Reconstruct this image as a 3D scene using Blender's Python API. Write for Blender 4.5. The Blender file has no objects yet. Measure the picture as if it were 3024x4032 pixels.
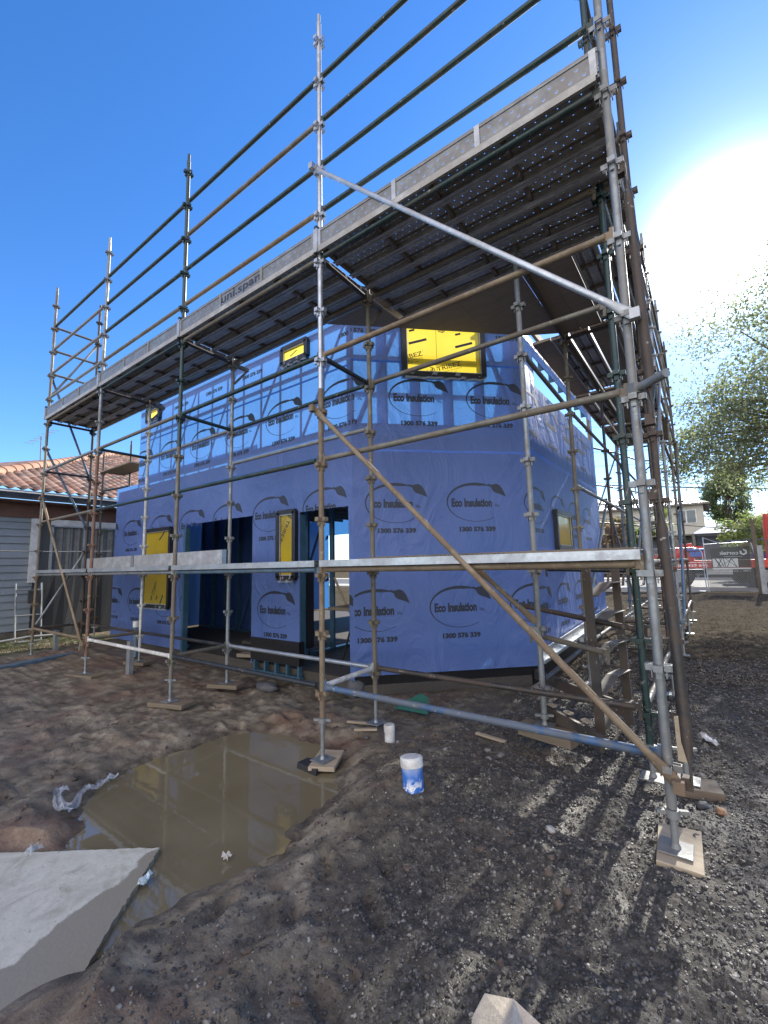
import bpy, bmesh, math, random
import numpy as np
from mathutils import Vector, Matrix
random.seed(7); RNG = np.random.default_rng(7)
R = math.radians
sc = bpy.context.scene
COL = bpy.context.collection
# ------------------------------------------------------------------ camera
CAM = Vector((2.7511, -2.7963, 1.0641)); YAW, PIT, ROL, FPX = -0.63391, 0.12158, -0.02282, 1720.9
_f = Vector((math.sin(YAW)*math.cos(PIT), math.cos(YAW)*math.cos(PIT), math.sin(PIT)))
_r0 = Vector((math.cos(YAW), -math.sin(YAW), 0)); _u0 = _r0.cross(_f)
_r = _r0*math.cos(ROL) + _u0*math.sin(ROL); _u = -_r0*math.sin(ROL) + _u0*math.cos(ROL)
cd = bpy.data.cameras.new('camera'); cam = bpy.data.objects.new('camera', cd); COL.objects.link(cam)
cam.matrix_world = Matrix(((_r.x, _u.x, -_f.x, CAM.x), (_r.y, _u.y, -_f.y, CAM.y), (_r.z, _u.z, -_f.z, CAM.z), (0, 0, 0, 1)))
cd.sensor_fit = 'HORIZONTAL'; cd.sensor_width = 36; cd.lens = 36*FPX/3024; cd.clip_start = 0.05; cd.clip_end = 2000
sc.camera = cam
# ------------------------------------------------------------------ sky, sun, exposure
SUN_AZ, SUN_EL = 5.0, 30.0
SD = Vector((math.sin(R(SUN_AZ))*math.cos(R(SUN_EL)), math.cos(R(SUN_AZ))*math.cos(R(SUN_EL)), math.sin(R(SUN_EL))))
w = bpy.data.worlds.new('World'); sc.world = w; w.use_nodes = True
nt = w.node_tree; nt.nodes.clear()
def _n(t, **k):
    n = nt.nodes.new(t)
    for a, b in k.items(): setattr(n, a, b)
    return n
sky = _n('ShaderNodeTexSky', sky_type='NISHITA', sun_disc=False, sun_elevation=R(SUN_EL), sun_rotation=R(SUN_AZ),
         air_density=1.0, dust_density=0.12, ozone_density=2.5, altitude=50)
hs = _n('ShaderNodeHueSaturation'); hs.inputs['Saturation'].default_value = 1.26; hs.inputs['Value'].default_value = 1.0
tc = _n('ShaderNodeTexCoord'); dp = _n('ShaderNodeVectorMath', operation='DOT_PRODUCT'); dp.inputs[1].default_value = SD
nrm = _n('ShaderNodeVectorMath', operation='NORMALIZE')
nt.links.new(tc.outputs['Generated'], nrm.inputs[0]); nt.links.new(nrm.outputs[0], dp.inputs[0])
mx = _n('ShaderNodeMath', operation='MAXIMUM'); mx.inputs[1].default_value = 0; nt.links.new(dp.outputs['Value'], mx.inputs[0])
def lobe(p, s):
    a = _n('ShaderNodeMath', operation='POWER'); a.inputs[1].default_value = p; nt.links.new(mx.outputs[0], a.inputs[0])
    b = _n('ShaderNodeMath', operation='MULTIPLY'); b.inputs[1].default_value = s; nt.links.new(a.outputs[0], b.inputs[0]); return b
l1, l2, l3 = lobe(26, .42), lobe(140, 1.5), lobe(400, 40.0)
ad = _n('ShaderNodeMath', operation='ADD'); nt.links.new(l1.outputs[0], ad.inputs[0]); nt.links.new(l2.outputs[0], ad.inputs[1])
ad2 = _n('ShaderNodeMath', operation='ADD'); nt.links.new(ad.outputs[0], ad2.inputs[0]); nt.links.new(l3.outputs[0], ad2.inputs[1])
comb = _n('ShaderNodeCombineXYZ')
for i, k in enumerate((0.8, 0.97, 1.0)):
    m = _n('ShaderNodeMath', operation='MULTIPLY'); m.inputs[1].default_value = k
    nt.links.new(ad2.outputs[0], m.inputs[0]); nt.links.new(m.outputs[0], comb.inputs[i])
va = _n('ShaderNodeVectorMath', operation='ADD')
nt.links.new(sky.outputs[0], hs.inputs['Color']); nt.links.new(hs.outputs[0], va.inputs[0]); nt.links.new(comb.outputs[0], va.inputs[1])
tint = _n('ShaderNodeVectorMath', operation='MULTIPLY'); tint.inputs[1].default_value = (.78, .83, 1.0)
nt.links.new(hs.outputs[0], tint.inputs[0]); nt.links.new(tint.outputs[0], va.inputs[0])
# added sky glow behind the camera, out of view: fill for shaded walls and slab
FILL_DIR = Vector((.25, -.93, .28)).normalized()
d2 = _n('ShaderNodeVectorMath', operation='DOT_PRODUCT'); d2.inputs[1].default_value = FILL_DIR; nt.links.new(nrm.outputs[0], d2.inputs[0])
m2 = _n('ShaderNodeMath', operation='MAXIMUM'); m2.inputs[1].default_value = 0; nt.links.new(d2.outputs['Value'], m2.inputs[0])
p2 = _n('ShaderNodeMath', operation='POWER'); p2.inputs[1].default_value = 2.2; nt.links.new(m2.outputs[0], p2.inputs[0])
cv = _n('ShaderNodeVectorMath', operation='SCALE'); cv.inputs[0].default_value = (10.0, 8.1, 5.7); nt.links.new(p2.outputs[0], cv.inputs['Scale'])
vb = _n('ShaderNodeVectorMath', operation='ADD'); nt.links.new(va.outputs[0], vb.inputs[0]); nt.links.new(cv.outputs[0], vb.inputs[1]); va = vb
bg = _n('ShaderNodeBackground'); bg.inputs['Strength'].default_value = 0.13
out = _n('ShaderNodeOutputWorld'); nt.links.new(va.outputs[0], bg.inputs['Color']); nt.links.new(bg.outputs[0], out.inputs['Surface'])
sl = bpy.data.lights.new('sun', 'SUN'); sl.energy = 5.0; sl.angle = R(0.53); sl.color = (1.0, 0.95, 0.86)
so = bpy.data.objects.new('sun', sl); COL.objects.link(so); so.rotation_euler = (-SD).to_track_quat('-Z', 'Y').to_euler()
sc.view_settings.view_transform = 'Standard'; sc.view_settings.look = 'None'; sc.view_settings.exposure = 1.18; sc.view_settings.gamma = 1

# ------------------------------------------------------------------ helpers
def ray(x, y):            # x, y measured on the 1659 x 2212 picture
    u, v = x*1.82278, y*1.82278
    return _f*FPX + _r*(u-1512) - _u*(v-2016)
def at(x, y, val, ax=2):  # point where the line of sight meets the plane axis = val
    d = ray(x, y); t = (val-CAM[ax])/d[ax]; return CAM + d*t
class NM:
    def __init__(s, name, coord='Object'):
        s.m = bpy.data.materials.new(name); s.m.use_nodes = True; s.t = s.m.node_tree
        s.b = s.t.nodes['Principled BSDF']; s.c = s.t.nodes.new('ShaderNodeTexCoord').outputs[coord]
    def n(s, t, **k):
        n = s.t.nodes.new(t)
        for a, b in k.items():
            if a in n.inputs and not hasattr(type(n), a): n.inputs[a].default_value = b
            else: setattr(n, a, b)
        return n
    def l(s, a, b): s.t.links.new(a, b)
    def mp(s, scale=(1, 1, 1), src=None):
        n = s.n('ShaderNodeMapping'); n.inputs['Scale'].default_value = scale; s.l(src or s.c, n.inputs['Vector']); return n.outputs[0]
    def noise(s, scale, detail=4, rough=.6, vec=None, dist=0):
        n = s.n('ShaderNodeTexNoise'); n.inputs['Scale'].default_value = scale; n.inputs['Detail'].default_value = detail
        n.inputs['Roughness'].default_value = rough; n.inputs['Distortion'].default_value = dist
        s.l(vec or s.c, n.inputs['Vector']); return n.outputs['Fac']
    def ramp(s, fac, stops):
        n = s.n('ShaderNodeValToRGB'); e = n.color_ramp.elements
        while len(e) < len(stops): e.new(.5)
        for i, (p, c) in enumerate(stops):
            e[i].position = p; e[i].color = (*c, 1) if len(c) == 3 else c
        s.l(fac, n.inputs[0]); return n.outputs[0]
    def mix(s, fac, a, b, mode='MIX'):
        n = s.n('ShaderNodeMix', data_type='RGBA', blend_type=mode)
        for v, i in ((fac, 0), (a, 6), (b, 7)):
            if hasattr(v, 'links') or isinstance(v, bpy.types.NodeSocket): s.l(v, n.inputs[i])
            else: n.inputs[i].default_value = v if i == 0 else ((*v, 1) if len(v) == 3 else v)
        return n.outputs[2]
    def math(s, op, a, b=0., c=None):
        n = s.n('ShaderNodeMath', operation=op)
        for i, v in enumerate((a, b) if c is None else (a, b, c)):
            if isinstance(v, bpy.types.NodeSocket): s.l(v, n.inputs[i])
            else: n.inputs[i].default_value = v
        return n.outputs[0]
    def set(s, **k):
        for a, v in k.items():
            i = s.b.inputs[a.replace('_', ' ')]
            if isinstance(v, bpy.types.NodeSocket): s.l(v, i)
            elif isinstance(v, tuple) and len(v) == 3: i.default_value = (*v, 1)
            else: i.default_value = v
        return s
    def bump(s, h, strength=.5, dist=.01, normal=None):
        n = s.n('ShaderNodeBump'); n.inputs['Strength'].default_value = strength; n.inputs['Distance'].default_value = dist
        s.l(h, n.inputs['Height'])
        if normal: s.l(normal, n.inputs['Normal'])
        s.l(n.outputs[0], s.b.inputs['Normal']); return n.outputs[0]
    def xyz(s):
        n = s.n('ShaderNodeSeparateXYZ'); s.l(s.c, n.inputs[0]); return n.outputs
def plain(name, col, rough=.6, metal=0., var=.25, scale=6., bump=.0, coord='Object'):
    m = NM(name, coord); f = m.noise(scale, 5, .65)
    c2 = tuple(max(0, x*(1-var)) for x in col); c1 = tuple(x*(1+var) for x in col)
    m.set(Base_Color=m.ramp(f, [(.3, c2), (.7, c1)]), Roughness=rough, Metallic=metal)
    if bump: m.bump(m.noise(scale*8, 4, .7), .6, bump)
    return m.m
def steel(name, col, metal=.5, rough=.45, rust=.3, rcol=(.14, .07, .035), mud=.0):
    m = NM(name); f = m.noise(7, 6, .7); f2 = m.noise(2.2, 5, .75, dist=.4)
    c = m.ramp(f, [(.3, tuple(x*.7 for x in col)), (.7, tuple(min(1, x*1.25) for x in col))])
    mask = m.ramp(f2, [(max(0, .62-rust*.6), (0, 0, 0)), (max(0.02, .66-rust*.5), (1, 1, 1))])
    inv = m.math('MULTIPLY', mask, rust*2 if rust < .5 else 1.0)
    c = m.mix(inv, c, rcol)
    sp = m.ramp(m.noise(38, 2, .5), [(.70, (0, 0, 0)), (.74, (1, 1, 1))])
    c = m.mix(m.math('MULTIPLY', sp, .55), c, (.45, .43, .38))
    sp2 = m.ramp(m.noise(9, 5, .75, dist=.8), [(.64, (0, 0, 0)), (.67, (1, 1, 1))]); c = m.mix(m.math('MULTIPLY', sp2, .6), c, (.36, .33, .28))
    rg = m.math('MULTIPLY_ADD', inv, .35, rough)
    mt = m.math('MULTIPLY', m.math('SUBTRACT', 1., inv), metal)
    m.set(Base_Color=c, Roughness=rg, Metallic=mt); m.bump(m.noise(60, 4, .7), .35, .002)
    return m.m

M = {}
M['galv'] = steel('galvanised_steel', (.23, .25, .26), .5, .42, .25, (.17, .155, .13))
M['silver'] = steel('bright_galvanised', (.40, .43, .46), .65, .34, .15, (.24, .23, .21))
M['olive'] = steel('muddy_grey_steel', (.17, .16, .13), .35, .55, .28, (.13, .10, .07))
M['brown'] = steel('mud_brown_steel', (.20, .155, .10), .2, .6, .25, (.13, .085, .055))
M['green'] = steel('dark_green_paint', (.025, .048, .046), .3, .42, .15, (.09, .065, .045))
M['black'] = steel('black_steel', (.03, .033, .036), .3, .4, .12, (.1, .08, .07))
M['blue'] = steel('blue_paint', (.045, .10, .20), .1, .55, .3, (.13, .13, .12))
M['bluegrey'] = steel('blue_grey_paint', (.11, .17, .23), .25, .45, .15, (.14, .11, .09))
M['rusty'] = steel('rusty_white_paint', (.42, .38, .32), .1, .6, .44, (.15, .075, .045))
M['whitey'] = steel('chalky_white_paint', (.6, .6, .57), .1, .6, .25, (.28, .26, .22))
M['darkrust'] = steel('dark_rusted_steel', (.055, .05, .045), .4, .5, .3, (.08, .055, .038))
M['plank'] = steel('weathered_plank_steel', (.28, .27, .25), .35, .5, .4, (.11, .075, .05))
# perforated sheet steel: real openings through the sheet
def perforated(name, col, px=.075, py=.055, rad=.0052, ymax=.085, metal=.4, zaxis='z', bright=1.):
    m = NM(name); X, Y, Z = m.xyz()[0], m.xyz()[1], m.xyz()[2]
    if zaxis == 'y': Y = Z
    row = m.math('FLOOR', m.math('DIVIDE', Y, py)); odd = m.math('MODULO', m.math('ABSOLUTE', row), 2.)
    xx = m.math('ADD', m.math('DIVIDE', X, px), m.math('MULTIPLY', odd, .5))
    fx = m.math('SUBTRACT', m.math('FRACT', xx), .5); fy = m.math('SUBTRACT', m.math('FRACT', m.math('DIVIDE', Y, py)), .5)
    d = m.math('SQRT', m.math('ADD', m.math('POWER', m.math('MULTIPLY', fx, px), 2.), m.math('POWER', m.math('MULTIPLY', fy, py), 2.)))
    inside = m.math('LESS_THAN', d, rad); rim = m.math('LESS_THAN', d, rad*1.7)
    lim = m.math('LESS_THAN', m.math('ABSOLUTE', Y), ymax)
    ge = m.n('ShaderNodeNewGeometry'); sn = m.n('ShaderNodeSeparateXYZ'); vt = m.n('ShaderNodeVectorTransform', vector_type='NORMAL', convert_from='WORLD', convert_to='OBJECT')
    m.l(ge.outputs['True Normal'], vt.inputs[0]); m.l(vt.outputs[0], sn.inputs[0])
    up = m.math('GREATER_THAN', m.math('ABSOLUTE', sn.outputs[1 if zaxis == 'y' else 2]), .7)
    sel = m.math('MULTIPLY', lim, up)
    f2 = m.noise(2.5, 5, .7); f = m.noise(9, 5, .7)
    c = m.ramp(f, [(.3, tuple(x*.65 for x in col)), (.7, tuple(x*1.35 for x in col))])
    c = m.mix(m.ramp(f2, [(.45, (0, 0, 0)), (.65, (1, 1, 1))]), c, tuple((x*.7+y*.3) for x, y in zip(col, (.14, .08, .05))))
    c = m.mix(m.math('MULTIPLY', m.math('MULTIPLY', rim, sel), .35), c, (.5, .5, .5))
    m.set(Base_Color=c, Roughness=.45, Metallic=metal); m.bump(m.noise(30, 3, .6), .3, .002)
    tr = m.n('ShaderNodeBsdfTransparent'); ms = m.n('ShaderNodeMixShader'); o = m.t.nodes['Material Output']
    m.l(m.math('MULTIPLY', inside, sel), ms.inputs[0]); m.l(m.b.outputs[0], ms.inputs[1]); m.l(tr.outputs[0], ms.inputs[2]); m.l(ms.outputs[0], o.inputs['Surface'])
    return m.m
M['perf'] = perforated('perforated_plank_steel', (.34, .335, .31), metal=.15)
M['perf_side'] = perforated('perforated_toe_board_steel', (.19, .20, .20), px=.085, py=.062, rad=.0068, ymax=.075, metal=.55, zaxis='y')
M['perf_light'] = perforated('perforated_bright_steel', (.40, .41, .41), px=.035, py=.035, rad=.004, ymax=.09, metal=.4, zaxis='y')
def wood(name, a, b, rough=.8):
    m = NM(name); v = m.mp((1.2, 14, 14)); f = m.noise(2.2, 6, .65, v, .6); f2 = m.noise(1.7, 3, .5)
    c = m.ramp(f, [(.3, a), (.7, b)]); c = m.mix(m.math('MULTIPLY', f2, .6), c, tuple(x*.55 for x in a))
    m.set(Base_Color=c, Roughness=rough); m.bump(f, .5, .003); return m.m
M['wood'] = wood('weathered_timber', (.13, .10, .07), (.24, .19, .13))
M['wood_pale'] = wood('pale_timber', (.34, .27, .18), (.5, .42, .30))
M['ply'] = wood('brown_plywood', (.21, .165, .115), (.34, .275, .20))
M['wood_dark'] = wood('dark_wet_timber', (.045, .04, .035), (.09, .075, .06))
M['black_plastic'] = plain('black_plastic', (.012, .012, .014), .35, 0, .3, 4, .01)
M['rubber'] = plain('black_rubber', (.02, .02, .022), .6, 0, .3, 8, .003)
M['blue_steel'] = plain('blue_coated_frame_steel', (.055, .13, .19), .4, .35, .2, 5)
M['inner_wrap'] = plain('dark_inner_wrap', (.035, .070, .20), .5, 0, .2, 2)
M['film'] = None
m = NM('yellow_protective_film'); f = m.noise(1.6, 4, .6, dist=.5)
m.set(Base_Color=m.ramp(f, [(.35, (.55, .38, .01)), (.65, (.70, .50, .02))]), Roughness=.32)
m.b.inputs['Coat Weight'].default_value = .7; m.b.inputs['Coat Roughness'].default_value = .08
tl = m.n('ShaderNodeBsdfTranslucent'); tl.inputs[0].default_value = (.9, .68, .06, 1); ms = m.n('ShaderNodeMixShader'); ms.inputs[0].default_value = .45
m.l(m.b.outputs[0], ms.inputs[1]); m.l(tl.outputs[0], ms.inputs[2]); m.l(ms.outputs[0], m.t.nodes['Material Output'].inputs['Surface']); m.bump(m.noise(5, 3, .5), .25, .02)
M['film'] = m.m
M['print'] = plain('dark_print_ink', (.012, .018, .035), .5, 0, .2, 5)
m = NM('blue_building_wrap')
wr = m.noise(1.3, 5, .55, m.mp((1.5, 1.5, 1.0)), 1.4); wr2 = m.noise(7, 4, .6, m.mp((1.2, 1.2, .8)), .8); wr3 = m.noise(420, 1, .5)
m.set(Base_Color=m.ramp(m.noise(.9, 3, .5), [(.35, (.092, .150, .365)), (.65, (.118, .180, .42))]), Roughness=.42)
m.b.inputs['Specular IOR Level'].default_value = .35
h = m.math('ADD', m.math('MULTIPLY', wr, 1.), m.math('MULTIPLY', wr2, .05)); nb = m.bump(h, .8, .06)
tl = m.n('ShaderNodeBsdfTranslucent'); tl.inputs[0].default_value = (.08, .30, .72, 1); m.l(nb, tl.inputs['Normal'])
ms = m.n('ShaderNodeMixShader'); ms.inputs[0].default_value = .25
m.l(m.b.outputs[0], ms.inputs[1]); m.l(tl.outputs[0], ms.inputs[2]); m.l(ms.outputs[0], m.t.nodes['Material Output'].inputs['Surface'])
M['wrap'] = m.m
M['tape'] = plain('blue_seam_tape', (.03, .12, .50), .3, 0, .15, 3, .004)
m = NM('clear_plastic_sheet'); m.set(Base_Color=(.55, .6, .66), Roughness=.12, Alpha=.40); m.bump(m.noise(30, 4, .6), .8, .02); M['clear'] = m.m
m = NM('white_pvc'); f = m.noise(9, 5, .7); m.set(Base_Color=m.ramp(f, [(.35, (.42, .40, .36)), (.6, (.68, .68, .66))]), Roughness=.4); M['pvc'] = m.m
m = NM('white_pvc_smeared_blue'); Z = m.xyz()[2]
f = m.noise(10, 5, .65, dist=1.2); band = m.math('ADD', Z, m.math('MULTIPLY', m.math('SUBTRACT', f, .5), .16))
bl = m.ramp(m.math('MULTIPLY', band, 1.6), [(.12, (1, 1, 1)), (.40, (0, 0, 0))])
f2 = m.ramp(m.noise(16, 4, .7, dist=1.), [(.5, (0, 0, 0)), (.56, (1, 1, 1))])
lowm = m.ramp(m.math('MULTIPLY', Z, 6.), [(.1, (1, 1, 1)), (.5, (0, 0, 0))])
bl2 = m.math('MULTIPLY', bl, m.math('SUBTRACT', 1., m.math('MULTIPLY', f2, lowm)))
m.set(Base_Color=m.mix(bl2, (.70, .71, .72), (.03, .14, .46)), Roughness=.4); M['pvc_blue'] = m.m

def tag(o, label=None, cat=None, group=None, kind=None):
    for k, v in (('label', label), ('category', cat), ('group', group), ('kind', kind)):
        if v: o[k] = v
    return o
def empty(name, label, cat, loc=(0, 0, 0), group=None):
    o = bpy.data.objects.new(name, None); o.empty_display_size = .1; COL.objects.link(o); o.location = loc; return tag(o, label, cat, group)
class MB:
    def __init__(s): s.v = []; s.f = []; s.mi = []; s.sm = []
    def add(s, vs, fs, mi=0, sm=False):
        b = len(s.v); s.v += [tuple(v) for v in vs]
        for f in fs: s.f.append([b+i for i in f]); s.mi.append(mi); s.sm.append(sm)
    def box(s, c, d, mi=0, rot=None, bev=0):
        c = Vector(c); hx, hy, hz = d[0]/2, d[1]/2, d[2]/2
        if bev:   # chamfered top and side edges: stacked rings
            rings = [(hx-bev, hy-bev, -hz), (hx, hy, -hz+bev), (hx, hy, hz-bev), (hx-bev, hy-bev, hz)]
            vs = []
            for a, b, z in rings:
                for sx, sy in ((-1, -1), (1, -1), (1, 1), (-1, 1)): vs.append(Vector((a*sx, b*sy, z)))
            fs = [(3, 2, 1, 0), (12, 13, 14, 15)]
            for r in range(3):
                for i in range(4): fs.append((r*4+i, r*4+(i+1) % 4, r*4+4+(i+1) % 4, r*4+4+i))
        else:
            vs = [Vector((x, y, z)) for z in (-hz, hz) for y in (-hy, hy) for x in (-hx, hx)]
            fs = [(0, 2, 3, 1), (4, 5, 7, 6), (0, 1, 5, 4), (2, 6, 7, 3), (0, 4, 6, 2), (1, 3, 7, 5)]
        if rot is not None: vs = [rot @ v for v in vs]
        s.add([v+c for v in vs], fs, mi)
    def beam(s, a, b, w, h, mi=0, up=(0, 0, 1)):
        a, b = Vector(a), Vector(b); d = (b-a); L = d.length; d.normalize(); upv = Vector(up)
        if abs(d.dot(upv)) > .98: upv = Vector((1, 0, 0))
        y = upv.cross(d).normalized(); z = d.cross(y); rot = Matrix((d, y, z)).transposed(); s.box((a+b)/2, (L, w, h), mi, rot)
    def tube(s, a, b, r, n=12, mi=0, caps=True, r2=None):
        s.path([a, b], [r, r if r2 is None else r2], n, mi, caps)
    def path(s, pts, rad, n=10, mi=0, caps=True, flat=None, fdir=None):
        pts = [Vector(p) for p in pts]; k = len(pts); vs = []
        for i, p in enumerate(pts):
            d = (pts[min(i+1, k-1)]-pts[max(i-1, 0)]).normalized()
            ref = Vector(fdir) if fdir is not None else (Vector((0, 0, 1)) if abs(d.z) < .9 else Vector((1, 0, 0)))
            a = d.cross(ref).normalized(); b = a.cross(d).normalized()   # b lies along ref
            fl = flat[i] if flat else 1.
            for j in range(n):
                t = 2*math.pi*j/n; vs.append(p + a*math.cos(t)*rad[i]*(1+.5*(1-fl)) + b*math.sin(t)*rad[i]*fl)
        fs = []
        for i in range(k-1):
            for j in range(n): fs.append((i*n+j, i*n+(j+1) % n, (i+1)*n+(j+1) % n, (i+1)*n+j))
        s.add(vs, fs, mi, True)
        if caps: s.add(vs[:n], [tuple(range(n))[::-1]], mi); s.add(vs[-n:], [tuple(range(n))], mi)
    def brace(s, a, b, fdir, r=.0215, mi=0):
        a, b = Vector(a), Vector(b); d = (b-a).normalized(); L = (b-a).length
        P = [a, a+d*.09, a+d*.19, b-d*.19, b-d*.09, b]; s.path(P, [r]*6, 12, mi, True, [.22, .22, 1, 1, .22, .22], fdir)
    def quad(s, *p, mi=0): s.add(p, [tuple(range(len(p)))], mi)
    def build(s, name, mats, parent=None, loc=None):
        me = bpy.data.meshes.new(name); me.from_pydata(s.v, [], s.f)
        for mm in (mats if isinstance(mats, (list, tuple)) else [mats]): me.materials.append(mm)
        me.polygons.foreach_set('material_index', s.mi); me.polygons.foreach_set('use_smooth', s.sm); me.update()
        o = bpy.data.objects.new(name, me); COL.objects.link(o)
        if parent: o.parent = parent
        if loc: o.location = loc
        return o
def grid_mesh(name, X, Y, Z, mat, smooth=True):
    ny, nx = X.shape; v = np.stack([X, Y, Z], -1).reshape(-1, 3).astype(np.float32)
    i = np.arange((ny-1)*nx).reshape(ny-1, nx)[:, :-1].ravel(); f = np.stack([i, i+1, i+nx+1, i+nx], -1)
    return np_mesh(name, v, f, mat, smooth)
def np_mesh(name, v, f, mat, smooth=True, parent=None, mi=None):
    me = bpy.data.meshes.new(name); k = f.shape[1]
    me.vertices.add(len(v)); me.vertices.foreach_set('co', np.ascontiguousarray(v, np.float32).ravel())
    me.loops.add(f.size); me.loops.foreach_set('vertex_index', np.ascontiguousarray(f, np.int32).ravel())
    me.polygons.add(len(f)); me.polygons.foreach_set('loop_start', np.arange(0, f.size, k, dtype=np.int32))
    me.polygons.foreach_set('use_smooth', np.full(len(f), smooth))
    for mm in (mat if isinstance(mat, (list, tuple)) else [mat]): me.materials.append(mm)
    if mi is not None: me.polygons.foreach_set('material_index', mi.astype(np.int32))
    me.update(calc_edges=True); me.validate()
    o = bpy.data.objects.new(name, me); COL.objects.link(o)
    if parent: o.parent = parent
    return o
_T = RNG.random((256, 256))
def vn(x, y):
    xi, yi = np.floor(x).astype(int), np.floor(y).astype(int); fx, fy = x-xi, y-yi; fx = fx*fx*(3-2*fx); fy = fy*fy*(3-2*fy)
    a = _T[yi % 256, xi % 256]; b = _T[yi % 256, (xi+1) % 256]; c = _T[(yi+1) % 256, xi % 256]; d = _T[(yi+1) % 256, (xi+1) % 256]
    return (a*(1-fx)+b*fx)*(1-fy)+(c*(1-fx)+d*fx)*fy-.5
def fbm(x, y, o=5, g=.5):
    s = 0; a = 1.
    for i in range(o): s = s+a*vn(x*2**i+17.3*i, y*2**i-9.1*i); a *= g
    return s

# ------------------------------------------------------------------ ground, puddle, slab
WATER = -.600
def P2(pts, z): return np.array([[at(x, y, z).x, at(x, y, z).y] for x, y in pts])
PUD = P2([(215, 1700), (270, 1665), (335, 1638), (420, 1612), (480, 1592), (560, 1582), (640, 1596), (700, 1618), (735, 1655), (722, 1700), (690, 1745), (640, 1790), (600, 1835), (548, 1868), (500, 1905), (440, 1930), (395, 1945), (330, 1990), (255, 2010), (230, 1900), (180, 1850), (165, 1820), (190, 1790), (178, 1745)], WATER)
SLAB_Z = -.572
SLAB = P2([(-260, 1846), (0, 1842), (120, 1839), (240, 1834), (345, 1831), (300, 1906), (238, 2002), (185, 2092), (130, 2212), (60, 2380), (-300, 2380)], SLAB_Z)
PRINTS = [(1.05, -1.25, 2.2), (.95, -.95, 2.5), (1.35, -1.05, 2.4), (1.2, -.72, 2.0), (.75, -1.45, 1.9), (1.5, -1.5, 2.8), (-1.7, -.55, .5), (-2.2, -.9, .3), (-1.4, .1, .2), (-2.6, -.2, .7), (-2.0, .35, .1), (-1.6, -1.25, .9), (-3.0, -.75, .4), (.75, -.45, 1.6), (1.15, -.25, 1.2), (-.4, .62, .4), (-1.0, .55, .2)]
OVER = (at(95, 2235, -.55).x, at(95, 2235, -.55).y)
def sdf(px, py, poly):
    d = np.full(px.shape, 1e9); ins = np.zeros(px.shape, bool); n = len(poly)
    for i in range(n):
        a, b = poly[i], poly[(i+1) % n]; e = b-a; wx, wy = px-a[0], py-a[1]
        t = np.clip((wx*e[0]+wy*e[1])/(e@e), 0, 1); d = np.minimum(d, np.hypot(wx-e[0]*t, wy-e[1]*t))
        c = ((a[1] > py) != (b[1] > py)) & (px < (b[0]-a[0])*(py-a[1])/(b[1]-a[1]+1e-12)+a[0]); ins ^= c
    return np.where(ins, -d, d)
def sstep(a, b, x): t = np.clip((x-a)/(b-a), 0, 1); return t*t*(3-2*t)
def ground_z(x, y):
    x = np.asarray(x, float); y = np.asarray(y, float)
    base = -.535 + .09*sstep(1.6, 3.2, x) + .03*sstep(1, 4, y)*sstep(.5, 2, x) + .10*sstep(-3.0, -7.5, x)
    base = base + .06*sstep(0, .8, x)*sstep(-.9, -.2, y)*sstep(1.0, .3, y)
    base = base + .10*sstep(10, 19, y)
    near = sstep(16, 8, np.hypot(x-1, y))
    h = base + (.035*fbm(x*1.6, y*1.6, 3) + .028*np.abs(fbm(x*4.5+3, y*4.5, 4)) + .012*fbm(x*16, y*16, 3))*(.25+.75*near)
    lump = np.clip(vn(x*5.2+8, y*5.2+1)*2.2-.25, 0, 1); h = h + .05*lump*near*sstep(2.2, 1.2, x) + .012*np.clip(vn(x*11+2, y*7-4)*2.4-.1, 0, 1)*near*sstep(2.6, 1.0, x) + .011*np.clip(vn(x*27, y*22)*2.4, 0, 1)*near
    d = sdf(x, y, PUD) + .10*vn(x*5, y*5) + .06*vn(x*14, y*14) + .03*vn(x*30, y*30)
    h = np.where(d < .35, h*sstep(-.02, .30, d) + (WATER-.002+.012*np.abs(vn(x*9, y*9)))*(1-sstep(-.02, .30, d)), h)
    h = h - .035*sstep(.03, -.10, d)
    ds = sdf(x, y, SLAB); h = np.where(ds < .12, np.minimum(h, (SLAB_Z-.06)+.08*sstep(0, .12, ds)+.0*h), h)
    for fx_, fy_, fa in PRINTS:
        c_, s_ = math.cos(fa), math.sin(fa); u_ = (x-fx_)*c_+(y-fy_)*s_; v_ = -(x-fx_)*s_+(y-fy_)*c_
        q_ = (u_/.135)**2+(v_/.052)**2; h = h - .030*np.exp(-q_**2)*(1+.35*np.sin(u_*150)) + .014*np.exp(-((q_-1.6)/.7)**2)
    for ox in (-.9, -.2): tq = (y+.55*x+ox-.25*vn(x*.8, y*.8))/.09; h = h - .018*np.exp(-tq**2)*sstep(.2, -1.2, x)*near
    mq = OVER; h = h + .12*np.exp(-(((x-mq[0])**2+(y-mq[1])**2)/.11))*sstep(-.1, .25, d)
    mound = np.exp(-(((x-.88)**2+(y+.03)**2)/.045)); h = h+.04*mound
    return h
def axis(lo, hi, step, far, g=1.13):
    a = list(np.arange(lo, hi, step)); s = step; x = a[-1]
    while x < far: s *= g; x += s; a.append(x)
    s = step; x = lo; pre = []
    while x > -far: s *= g; x -= s; pre.append(x)
    return np.array(pre[::-1]+a)
gx, gy = axis(-3.2, 4.4, .022, 420), axis(-2.7, 2.6, .022, 420)
GX, GY = np.meshgrid(gx, gy)
m = NM('mud_and_gravel')
X, Y = m.xyz()[0], m.xyz()[1]
big = m.noise(.8, 5, .6); mid = m.noise(5, 6, .7); fin = m.noise(42, 4, .7)
side = m.math('ADD', m.math('MULTIPLY', X, .45), m.math('MULTIPLY', m.math('SUBTRACT', big, .5), 1.6))
side = m.ramp(m.math('ADD', side, .1), [(.25, (0, 0, 0)), (.75, (1, 1, 1))])
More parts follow.
